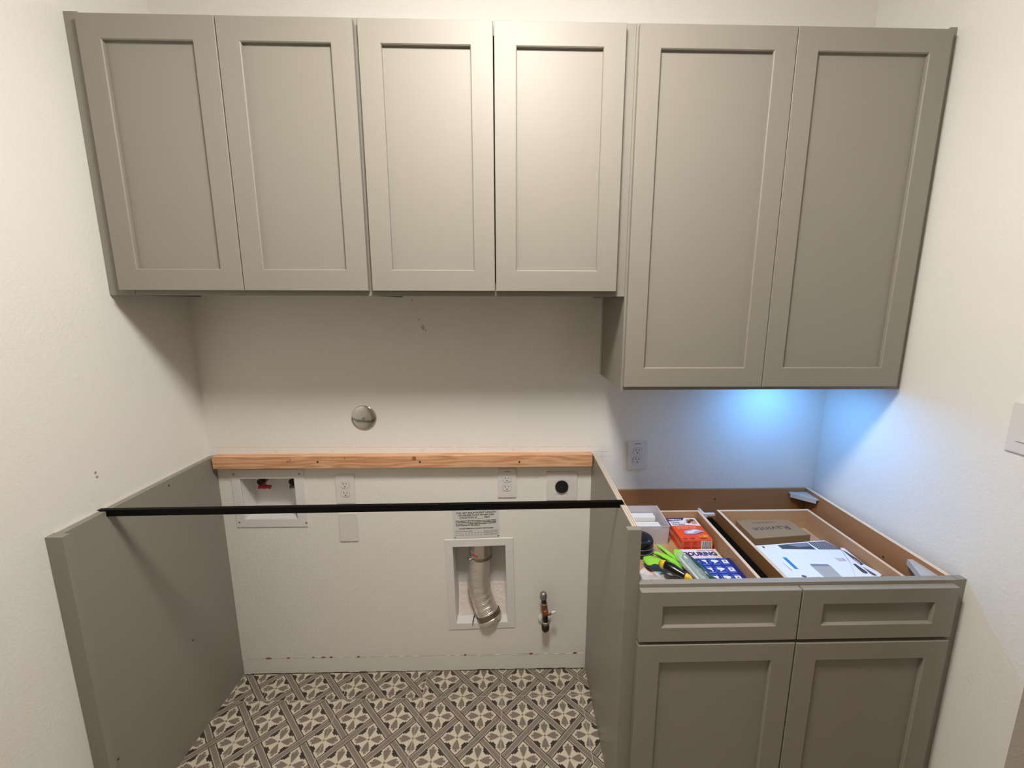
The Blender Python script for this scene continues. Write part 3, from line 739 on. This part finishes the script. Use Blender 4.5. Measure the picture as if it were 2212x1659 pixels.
for u in (-.092, .092): 
    bm = bmesh.new(); lathe(bm, [(.0032, 0), (.0032, -.0008)], PP(u, .006), 'y', 12); fin('rivet', bm, M_SCREW, pc)

# ------------------------------------------------------------------ things in the left drawer
ZF = .7421
M_ORANGE = mat('orange_card', (.83, .085, .012), .35); M_ORD = mat('dark_red_print', (.45, .015, .008), .4)
M_NAVY = mat('navy_print', (.012, .014, .13), .35); M_PAPER = mat('white_card', (.80, .78, .78), .45)
M_YEL = mat('yellow_print', (.85, .42, .02), .4); M_PINKT = mat('pale_print', (.9, .48, .36), .4); M_SKIN = mat('tan_print', (.62, .33, .20), .4)
M_BROWNP = mat('brown_print', (.10, .03, .02), .4); M_LILAC = mat('lilac_print', (.42, .40, .60), .3); M_GREYP = mat('grey_print_light', (.35, .35, .38), .5)
ob = thing('bait_box', (.29, -.16, ZF), 'orange, white and navy cardboard box with barcode in the left drawer', 'box')
ox0, ox1, oy0, oy1, oz = .2175, .3335, -.2620, -.0990, .795
a_ = math.radians(-1.5)
def OB(x, y): return x+(y+.16)*-.03, y
box('carton', ox0, ox1, oy0, oy1, ZF, oz, M_ORANGE, ob, bevel=.0006, org=(ox0, oy0, ZF))
def flat(name, pts, z, mt, par, h=.0002):
    bm = bmesh.new(); prism(bm, [(x, y, z) for x, y in pts], (0, 0, h)); return fin(name, bm, mt, par)
L = ox1-ox0; D = oy1-oy0
def P_(u, v_): return (ox0+u*L, oy0+v_*D)
flat('white_print', [P_(.0, .63), P_(.3, .655), P_(.6, .66), P_(.995, .62), P_(.995, .995), P_(.005, .995)], oz, M_PAPER, ob)
flat('navy_band', [P_(.005, .84), P_(.35, .85), P_(.52, .89), P_(.62, .995), P_(.005, .995)], oz+.0002, M_NAVY, ob)
text('lettering', 'TERRO', .0135, (ox0+.26*L, oy0+.905*D, oz+.0004), (1, 0, 0), (0, 1, 0), M_PAPER, ob, .0006, width=.052)
text('lettering', 'Liquid', .012, (ox0+.20*L, oy0+.77*D, oz+.0003), (1, 0, 0), (0, 1, 0), M_INK, ob, .0003, width=.032)
text('lettering', 'Ant Baits', .012, (ox0+.28*L, oy0+.695*D, oz+.0003), (1, 0, 0), (0, 1, 0), M_INK, ob, .0003, width=.050)
# insect picture
def disc2(name, u, v_, ru, rv, z, mt, par, n=14, j=0):
    flat(name, [(ox0+u*L+ru*math.cos(2*math.pi*k/n)*random.uniform(1-j, 1), oy0+v_*D+rv*math.sin(2*math.pi*k/n)*random.uniform(1-j, 1)) for k in range(n)], z, mt, par)
disc2('picture_ground', .79, .83, .022, .022, oz+.0003, M_SKIN, ob, j=.3)
disc2('picture_ground', .83, .74, .016, .014, oz+.00035, M_PINKT, ob, j=.3)
for (u, v_, r1, r2_) in ((.80, .86, .010, .006), (.72, .82, .007, .006), (.66, .775, .009, .007), (.86, .90, .008, .005)): disc2('insect_print', u, v_, r1, r2_, oz+.0006, M_BROWNP, ob, j=.2)
bm = bmesh.new()
for k in range(7):
    bbox(bm, ox0+(.60+.05*k)*L, ox0+(.60+.05*k)*L+.0012, oy0+.70*D, oy0+.93*D, oz+.0005, oz+.0007, rot=(random.uniform(-.9, .9), 'Z'))
fin('insect_legs', bm, M_BROWNP, ob)
text('lettering', 'KILLS THE ANTS YOU SEE', .0085, (ox0+.45*L, oy0+.575*D, oz+.0001), (1, 0, 0), (0, 1, 0), M_PINKT, ob, .0002, width=.075)
text('lettering', "AND THE ONES YOU DON'T", .0085, (ox0+.45*L, oy0+.520*D, oz+.0001), (1, 0, 0), (0, 1, 0), M_PINKT, ob, .0002, width=.075)
flat('bait_shadow', [P_(.28, .29), P_(.34, .25), P_(.6, .27), P_(.92, .36), P_(.9, .33), P_(.56, .235), P_(.34, .215), P_(.27, .25)], oz+.0001, M_ORD, ob)
flat('bait_picture', [P_(.27, .33), P_(.30, .40), P_(.42, .43), P_(.50, .44), P_(.62, .47), P_(.74, .46), P_(.92, .40), P_(.93, .35), P_(.80, .34), P_(.56, .26), P_(.34, .25), P_(.27, .28)], oz+.0002, M_LILAC, ob)
flat('bait_highlight', [P_(.34, .32), P_(.40, .385), P_(.52, .39), P_(.60, .44), P_(.73, .44), P_(.80, .40), P_(.66, .39), P_(.5, .30)], oz+.0004, M_PAPER, ob)
flat('yellow_badge', [P_(.66, .13), P_(.93, .15), P_(.93, .21), P_(.67, .20)], oz+.0001, M_YEL, ob)
text('lettering', '12', .012, (ox0+.73*L, oy0+.168*D, oz+.0003), (1, 0, 0), (0, 1, 0), M_INK, ob, .0003)
for (u0, u1, v0, v1) in ((.06, .22, .04, .10), (.28, .45, .04, .11), (.62, .86, .05, .10)): flat('fine_print', [P_(u0, v0), P_(u1, v0), P_(u1, v1), P_(u0, v1)], oz+.0001, M_ORD, ob)
text('side_lettering', 'Liquid Ant Baits', .020, (ox0-.0001, oy0+.40*D, .7720), (0, -1, 0), (0, 0, 1), M_PINKT, ob, .0002, width=.115)
box('side_navy', ox0-.0002, ox0, oy0+.72*D, oy1-.001, ZF+.001, oz-.001, M_NAVY, ob)
box('barcode_field', ox0+.62*L, ox0+.96*L, oy0-.0002, oy0, .7570, .7925, M_PAPER, ob)
bm = bmesh.new(); x = ox0+.66*L
while x < ox0+.92*L:
    w_ = random.choice((.0006, .0010, .0018)); bbox(bm, x, x+w_, oy0-.0004, oy0-.0002, .7600, .7900); x += w_+random.choice((.0007, .0012, .0018))
fin('barcode', bm, M_INK, ob)
bm = bmesh.new()
for k in range(6):
    z = .788-.005*k; bbox(bm, ox0+.06*L, ox0+(.06+random.uniform(.16, .26))*L, oy0-.0002, oy0, z-.0016, z+.0012); bbox(bm, ox0+.34*L, ox0+(.34+random.uniform(.1, .2))*L, oy0-.0002, oy0, z-.0014, z+.001)
fin('fine_print', bm, M_ORD, ob)

sc = thing('scouring_pad_box', (.28, -.36, ZF), 'white box with dark blue SCOURING lettering under the blue boxes', 'box')
box('carton', .1950, .3390, -.5000, -.2690, ZF, .7640, M_PAPER, sc, bevel=.0006)
text('lettering', 'SCOURING', .031, (.2620, -.2990, .7641), (1, 0, 0), (0, 1, 0), M_NAVY, sc, .0016, width=.136)
text('lettering', 'Heavy Duty', .010, (.2980, -.2775, .7641), (1, 0, 0), (0, 1, 0), M_ORD, sc, .0002, width=.060)
text('lettering', 'NON', .026, (.2500, -.3420, .7641), (1, 0, 0), (0, 1, 0), M_NAVY, sc, .0012, width=.05)
box('pale_line', .195+.03, .333, -.3185, -.3155, .7640, .7642, M_PINKT, sc)
# three slim blue boxes with pictograms
M_BLUE = mat('royal_blue_card', (.008, .022, .26), .35); M_BLUEL = mat('light_blue_print', (.22, .28, .68), .4)
def blue_box(y1, name_label):
    x0, x1, y0, z0, z1 = .1900, .3440, y1-.0425, .7642, .7865
    t = thing('blue_box', ((x0+x1)/2, (y0+y1)/2, z0), name_label, 'box', 'slim blue boxes in the left drawer')
    t_ = box('carton', x0, x1, y0, y1, z0, z1, M_BLUE, t, bevel=.0008)
    cw = .0345; zt_ = z1
    for k in range(4):
        cx = x0+.0245+cw*k; cy = (y0+y1)/2+.002
        if k == 0: P = [(-.012, -.001), (-.010, .008), (-.003, .011), (.006, .008), (.013, .001), (.013, -.006), (.004, -.008), (-.009, -.008)]
        elif k == 1: P = [(-.010, .011), (-.002, .009), (.004, .012), (.008, .006), (.005, .0), (.007, -.006), (.004, -.010), (.001, -.009), (.002, -.003), (-.004, .002), (-.008, .006)]
        elif k == 2: P = [(-.012, .006), (-.009, .011), (.004, .010), (.013, .006), (.012, .0), (.003, -.004), (-.004, -.009), (-.007, -.007), (-.003, -.002), (-.011, .001)]
        else: P = [(-.009, -.009), (.010, -.009), (.010, .010), (-.009, .010)]
        flat('pictogram', [(cx+p, cy+q_) for p, q_ in P], zt_, M_PAPER, t_)
        if k == 3: flat('pictogram_centre', [(cx+p, cy+q_) for p, q_ in ((-.003, -.001), (.004, -.001), (.004, .004), (-.003, .004))], zt_+.0002, M_INK, t_)
        if k < 3: flat('divider', [(cx+cw/2-.0006, cy-.012), (cx+cw/2+.0006, cy-.012), (cx+cw/2+.0006, cy+.011), (cx+cw/2-.0006, cy+.011)], zt_, M_BLUEL, t_)
        flat('caption', [(cx-.012, cy-.0155), (cx+.011, cy-.0155), (cx+.011, cy-.0125), (cx-.012, cy-.0125)], zt_, M_BLUEL, t_)
        flat('caption', [(cx-.011, cy+.0145), (cx+.010, cy+.0145), (cx+.010, cy+.0165), (cx-.011, cy+.0165)], zt_, M_BLUEL, t_)
    return t
blue_box(-.3585, 'slim blue pictogram box nearest the SCOURING lettering')
blue_box(-.4012, 'slim blue pictogram box in the middle of the three')
blue_box(-.4439, 'slim blue pictogram box nearest the drawer front')

# cloudy plastic bin with white blocks
M_FROST = mat('cloudy_plastic', (.80, .76, .80), .35, alpha=.55); M_SOAP = mat('white_block', (.80, .78, .75), .6)
bn = thing('plastic_bin', (.09, -.20, ZF), 'cloudy translucent plastic bin at the back of the left drawer', 'bin')
bm = bmesh.new(); R_ = []
def bring(d, zf, zb, e): return [bm.verts.new(p) for p in ((.016+d, -.2010+d, zf), (.1930-d, -.2010+d, zf), (.1780-d, -.0975-d, zb), (.016+d, -.0975-d, zb))]
R_ = [bring(.003, ZF, ZF, 0), bring(0, .818, .848, 0), bring(-.0015, .8185, .8485, 0), bring(-.0015, .8165, .8465, 0), bring(.0018, .8175, .8475, 0), bring(.005, ZF+.002, ZF+.002, 0)]
for k in range(5):
    for i in range(4): bm.faces.new((R_[k][i], R_[k][(i+1) % 4], R_[k+1][(i+1) % 4], R_[k+1][i]))
bm.faces.new(R_[0]); bm.faces.new(R_[5])
fin('shell', bm, M_FROST, bn)
tag(box('white_block', .030, .158, -.142, -.106, ZF+.003, .822, M_SOAP, bevel=.002), 'white block at the back of the cloudy bin', 'block')
tag(box('white_block', .030, .168, -.190, -.147, ZF+.003, .806, M_SOAP, bevel=.002), 'white block at the front of the cloudy bin', 'block')

# black round container
rl = thing('black_jar', (.066, -.2520, ZF), 'round black ribbed container half hidden behind the front stile', 'container')
bm = bmesh.new(); lathe(bm, [(.040, 0), (.044, .003), (.044, .018), (.046, .020), (.046, .034), (.0435, .036), (.0465, .038), (.0465, .056), (.043, .064), (.035, .069), (.015, .070), (.001, .070)], (.066, -.2520, ZF), 'z', 44)
fin('body', bm, M_BLKPL, rl, smooth=True)
for h in (.019, .0365):
    bm = bmesh.new(); lathe(bm, [(.0455, -.0009), (.0475, -.0009), (.0475, .0009), (.0455, .0009)], (.066, -.2520, ZF+h), 'z', 44, closed=False); fin('ring_line', bm, M_GALV, rl, smooth=True)

# green work glove
def glove_mat():
    M = mat('lime_green_knit', (.29, .68, .045), .85, bump=.4, bscale=700); return M
M_GREEN = glove_mat(); M_GREEND = mat('dark_green_palm_coating', (.006, .035, .02), .6)
gv = thing('work_glove', (.11, -.35, .76), 'crumpled lime green work glove with dark coated palm', 'glove')
def lobe(pts, wid, th=.008, nm='finger'):
    C_ = spline([(x, y, z) for x, y, z in pts], 6); n = len(C_)
    bm = bmesh.new(); bm2 = bmesh.new(); rr = []
    for k in range(n):
        t = k/(n-1); e = math.sqrt(max(.03, 1-(2*t-1)**4)); w_ = wid[0]*(1-t)+wid[1]*t; rr.append((th*.5*e, w_*e))
    sweep(bm, C_, rr, 16)
    for vv in bm.verts: vv.co.z += .0008*math.sin(vv.co.x*260)+.0008*math.sin(vv.co.y*210)
    a = fin(nm, bm, M_GREEN, gv, smooth=True)
    sweep(bm2, [c-Vector((-.0012, .0018, .0035)) for c in C_], [(r[0]*.9, r[1]*1.03) for r in rr], 16)
    fin('palm_coating', bm2, M_GREEND, a, smooth=True)
def sweepref(): pass
_sweep = sweep
def sweep(bm, pts, rads, seg=24, cap=True, ref=None):
    # flat lobes need the thin axis up
    if ref is None and isinstance(rads, list) and isinstance(rads[0], tuple):
        pts = [Vector(p) for p in pts]; rings = []
        for k, p in enumerate(pts):
            t = (pts[min(k+1, len(pts)-1)]-pts[max(k-1, 0)]).normalized(); upv = Vector((0, 0, 1)); n = (upv-t*upv.dot(t)).normalized(); b2 = t.cross(n); rr = rads[k]
            rings.append([bm.verts.new(p+n*rr[0]*math.cos(2*math.pi*i/seg)+b2*rr[1]*math.sin(2*math.pi*i/seg)) for i in range(seg)])
        for k in range(len(rings)-1):
            for i in range(seg):
                j = (i+1) % seg; bm.faces.new((rings[k][i], rings[k][j], rings[k+1][j], rings[k+1][i]))
        bm.faces.new(rings[0][::-1]); bm.faces.new(rings[-1]); return
    return _sweep(bm, pts, rads, seg, cap)
lobe([(.138, -.374, .768), (.108, -.362, .778), (.074, -.352, .778), (.050, -.353, .771)], (.016, .030), .010, 'cuff')
lobe([(.175, -.372, .776), (.140, -.335, .792), (.112, -.292, .800)], (.010, .0055), .009)
lobe([(.170, -.388, .776), (.125, -.358, .792), (.088, -.330, .796)], (.012, .0085), .009)
lobe([(.166, -.375, .786), (.170, -.345, .794), (.182, -.318, .792)], (.010, .020), .011, 'thumb')
lobe([(.165, -.402, .776), (.135, -.392, .786), (.112, -.366, .784)], (.010, .008), .009)
lobe([(.172, -.405, .764), (.148, -.412, .770), (.122, -.402, .768)], (.011, .009), .010)
lobe([(.178, -.350, .758), (.158, -.370, .760), (.135, -.385, .756)], (.024, .018), .014, 'palm')

# screwdriver
M_YELP = mat('yellow_plastic', (.80, .50, .01), .3)
sd = thing('screwdriver', (.12, -.44, .79), 'fat black handle with yellow ends lying across the glove', 'tool')
pth = spline([(.090, -.402, .798), (.102, -.414, .799), (.117, -.430, .798), (.133, -.447, .796), (.147, -.462, .794), (.163, -.477, .793)], 6)
def sub(a, b2): return pth[a:b2+1]
bm = bmesh.new(); _sweep(bm, [pth[0]+Vector((-.005, .005, 0))]+sub(0, 5), [.006, .0125, .0140, .0145, .0145, .0145, .0145], 20); fin('end_cap', bm, M_YELP, sd, smooth=True)
bm = bmesh.new(); k = sub(4, 24); _sweep(bm, k, [.0140+.0025*math.sin(math.pi*min(1, i/13)) if i < 13 else .0140-.0030*(i-13)/8 for i in range(len(k))], 20); fin('grip', bm, M_BLKPL, sd, smooth=True)
bm = bmesh.new(); k = sub(23, 30); _sweep(bm, k, [.0095, .0105, .0105, .010, .009, .007, .004, .002], 20); fin('nose', bm, M_YELP, sd, smooth=True)
# clear bag with a dark green rod
M_BAG = mat('clear_bag_film', (.80, .88, .86), .12, alpha=.30, spec=.8, bump=.9, bscale=60, bdist=.004)
M_GRN2 = mat('dark_green_plastic', (.015, .075, .055), .25)
bg = thing('clear_bag', (.18, -.42, .79), 'crinkled clear plastic bag holding dark green sticks', 'bag')
bm = bmesh.new(); cp = spline([(.178, -.338, .796), (.176, -.372, .800), (.178, -.415, .800), (.190, -.460, .798), (.198, -.505, .792)], 8)
sweep(bm, cp, [((.004+.008*min(1, i/8)), .014+.008*min(1, i/10)) for i in range(len(cp))], 26)
for vv in bm.verts: vv.co += Vector((random.uniform(-1, 1), random.uniform(-1, 1), random.uniform(-1, 1)))*.0014
fin('film', bm, M_BAG, bg)
bm = bmesh.new(); _sweep(bm, [(.1960, -.350, .797), (.205, -.41, .800), (.222, -.49, .797)], [.005, .0095, .0105], 14); fin('stick', bm, M_GRN2, bg, smooth=True)
bm = bmesh.new(); _sweep(bm, [(.178, -.362, .796), (.182, -.42, .798), (.196, -.49, .795)], [.003, .005, .006], 14); fin('stick', bm, mat('pale_green_plastic', (.18, .30, .24), .3), bg, smooth=True)
bm = bmesh.new(); _sweep(bm, [(.166, -.348, .797), (.164, -.385, .800), (.170, -.43, .800), (.180, -.49, .797)], [.002, .0035, .004, .003], 12); fin('wire_tie', bm, M_PAPER, bg, smooth=True)
# leaflet and film at the drawer's front left
lf = thing('leaflet', (.08, -.42, .744), 'white leaflet with a pale blue and red print at the drawer front', 'paper')
bm = bmesh.new(); prism(bm, [(.0346, -.3613, .744), (.0676, -.3336, .745), (.1350, -.3377, .745), (.1773, -.3744, .744), (.1806, -.4800, .744), (.010, -.4800, .744)], (0, 0, .0012)); fin('sheet', bm, M_PAPER, lf)
flat('blue_print', [(.0663, -.3377), (.1334, -.3417), (.1339, -.3749), (.0931, -.3864)], .7463, mat('sky_print', (.35, .62, .78), .4), lf)
flat('red_print', [(.0533, -.3470), (.0654, -.3403), (.0873, -.3985), (.0757, -.3958)], .7463, mat('coral_print', (.80, .22, .15), .4), lf)
fb = bmesh.new(); n = 10
vg = [[fb.verts.new((.006+.090*i/n+random.uniform(-.003, .003), -.372-.080*j/n-(.030*i/n)+random.uniform(-.003, .003), .758+.006*math.sin(i*1.3+j)*.6+random.uniform(-.003, .003))) for j in range(n+1)] for i in range(n+1)]
for i in range(n):
    for j in range(n): fb.faces.new((vg[i][j], vg[i+1][j], vg[i+1][j+1], vg[i][j+1]))
bmesh.ops.solidify(fb, geom=fb.faces[:], thickness=.0006)
tag(fin('film_wrap', fb, mat('milky_film', (.85, .82, .82), .3, alpha=.45, bump=.6, bscale=50, bdist=.003), smooth=True), 'crumpled milky plastic wrap lying on the leaflet', 'wrap')

# ------------------------------------------------------------------ things in the right drawer
M_KRAFT = mat('kraft_cardboard', (.29, .185, .095), .75, bump=.15, bscale=500)
kb = thing('cardboard_box', (.615, -.145, ZF), 'flat brown cardboard box with upside-down dark lettering', 'box')
Q = [(.5070, -.0985), (.7240, -.0760), (.7370, -.2085), (.5060, -.2320)]
bm = bmesh.new(); prism(bm, [(x, y, ZF) for x, y in Q], (0, 0, .0385)); fin('carton', bm, M_KRAFT, kb, bevel=.0008)
kx = Vector((-.2310, -.0235, 0)).normalized(); ky = Vector((kx.y, -kx.x, 0))*1
ky = Vector((0, 0, 1)).cross(kx)
M_KPR = mat('brown_lettering', (.07, .045, .03), .7)
text('lettering', 'Ravinte', .042, (.6150, -.1600, ZF+.0386), kx, ky, M_KPR, kb, .0001, width=.150)
text('lettering', 'Cabinet Hardware', .0125, (.6120, -.1160, ZF+.0386), kx, ky, M_KPR, kb, 0, width=.098)
M_PHOTO = mat('dark_photo_print', (.06, .065, .08), .35); M_PHOTO2 = mat('grey_photo_print', (.22, .23, .27), .35); M_CYAN = mat('cyan_print', (.02, .22, .55), .4)
M_WARMG = mat('light_grey_print', (.42, .40, .38), .5); M_SHEETP = mat('white_leaflet_paper', (.82, .82, .86), .4)
def sheet(name, pts, z, label):
    t = thing(name, (sum(p[0] for p in pts)/len(pts), sum(p[1] for p in pts)/len(pts), z), label, 'leaflet')
    bm = bmesh.new(); prism(bm, [(x, y, z) for x, y in pts], (0, 0, .0012)); fin('sheet', bm, M_SHEETP, t); return t
pa = sheet('instruction_leaflet', [(.4600, -.2630), (.5140, -.2610), (0.7745, -0.2324), (0.7905, -0.2931), (0.8358, -0.3170), (0.6236, -0.4509), (.4600, -.4500)], .7700, 'white printed leaflet with a photo and dark grid, behind the other papers')
flat('photo', [(0.5753, -0.2605), (0.6952, -0.2463), (0.6993, -0.2912), (0.5780, -0.2858)], .7712, M_PHOTO, pa)
flat('photo_detail', [(0.6123, -0.2598), (0.6914, -0.2493), (0.6920, -0.2704), (0.6452, -0.2754)], .7714, M_PHOTO2, pa)
flat('dark_grid', [(0.7015, -0.2449), (0.7716, -0.2386), (0.7905, -0.2931), (0.7111, -0.2915)], .7712, M_PHOTO, pa)
ga, gb, gc, gd = [Vector((*p, .7714)) for p in [(0.7015, -0.2449), (0.7716, -0.2386), (0.7905, -0.2931), (0.7111, -0.2915)]]
bm = bmesh.new()
for k in range(1, 9):
    t = k/9; p0 = ga.lerp(gb, t); p1 = gd.lerp(gc, t); sgn = (p1-p0).normalized(); sd_ = Vector((-sgn.y, sgn.x, 0))*.0006
    prism(bm, [p0-sd_+(p1-p0)*.04, p0+sd_+(p1-p0)*.04, p1+sd_-(p1-p0)*.04, p1-sd_-(p1-p0)*.04], (0, 0, .0001))
fin('grid_lines', bm, M_SHEETP, pa)
flat('dark_tab', [(0.5124, -0.2667), (0.5210, -0.2669), (0.5190, -0.2787), (0.5122, -0.2785)], .7712, M_PHOTO, pa)
pb = sheet('instruction_leaflet', [(.4650, -.2850), (0.5735, -0.2920), (0.7794, -0.3021), (0.7748, -0.3890), (0.7483, -0.4660), (.4650, -.4600)], .7740, 'large white leaflet on top with a blue bar and a grey drawing')
flat('blue_bar', [(0.5410, -0.3418), (0.5540, -0.3421), (0.5538, -0.4070), (0.5414, -0.4067)], .7752, M_CYAN, pb)
flat('grey_drawing', [(0.6081, -0.3931), (0.6741, -0.3945), (0.6666, -0.4597), (0.6081, -0.4584)], .7752, M_WARMG, pb)
flat('drawing_top', [(0.6108, -0.3803), (0.6708, -0.3842), (0.6741, -0.3945), (0.6081, -0.3931)], .7752, M_PHOTO2, pb)
flat('pale_picture', [(0.7212, -0.3483), (0.7451, -0.3515), (0.7486, -0.3676), (0.7225, -0.3697)], .7752, mat('pale_pink_print', (.62, .52, .53), .5), pb)
flat('small_picture', [(0.7451, -0.3515), (0.7516, -0.3517), (0.7502, -0.3676), (0.7438, -0.3675)], .7754, M_WARMG, pb)
flat('text_line', [(0.5222, -0.3733), (0.5237, -0.3733), (0.5270, -0.4163), (0.5239, -0.4162)], .7752, M_PHOTO2, pb)
flat('text_line', [(0.7608, -0.3546), (0.7641, -0.3546), (0.7684, -0.3733), (0.7652, -0.3732)], .7752, M_PHOTO2, pb)
flat('round_logo', [(0.5457+.008*math.cos(k*math.pi/8), -0.4454+.006*math.sin(k*math.pi/8)) for k in range(16)], .7752, M_PHOTO, pb)
flat('round_logo_centre', [(0.5457+.005*math.cos(k*math.pi/8), -0.4454+.0025*math.sin(k*math.pi/8)) for k in range(16)], .7754, M_KRAFT, pb)
pcc = sheet('instruction_leaflet', [(0.7838, -0.2956), (0.7967, -0.2988), (0.7891, -0.3941), (0.8044, -0.4486), (0.7685, -0.4665), (0.7027, -0.4651), (0.7496, -0.3855)], .7790, 'white leaflet with dark slanted shapes against the drawer side')
flat('dark_shape', [(0.7792, -0.3099), (0.7841, -0.3186), (0.7901, -0.3601), (0.7875, -0.3940), (0.7738, -0.3989), (0.7734, -0.3704)], .7802, M_PHOTO, pcc)
flat('dark_shape_inner', [(0.7772, -0.3598), (0.7809, -0.3652), (0.7807, -0.3888), (0.7738, -0.3912)], .7804, M_WARMG, pcc)
flat('dark_shape', [(0.7517, -0.3907), (0.7612, -0.3909), (0.7644, -0.4358), (0.7584, -0.4428), (0.7507, -0.4427), (0.7461, -0.4354)], .7802, M_PHOTO, pcc)
flat('dark_shape', [(0.7722, -0.4064), (0.7732, -0.4089), (0.7821, -0.4528), (0.7710, -0.4549), (0.7675, -0.4430)], .7802, M_PHOTO, pcc)
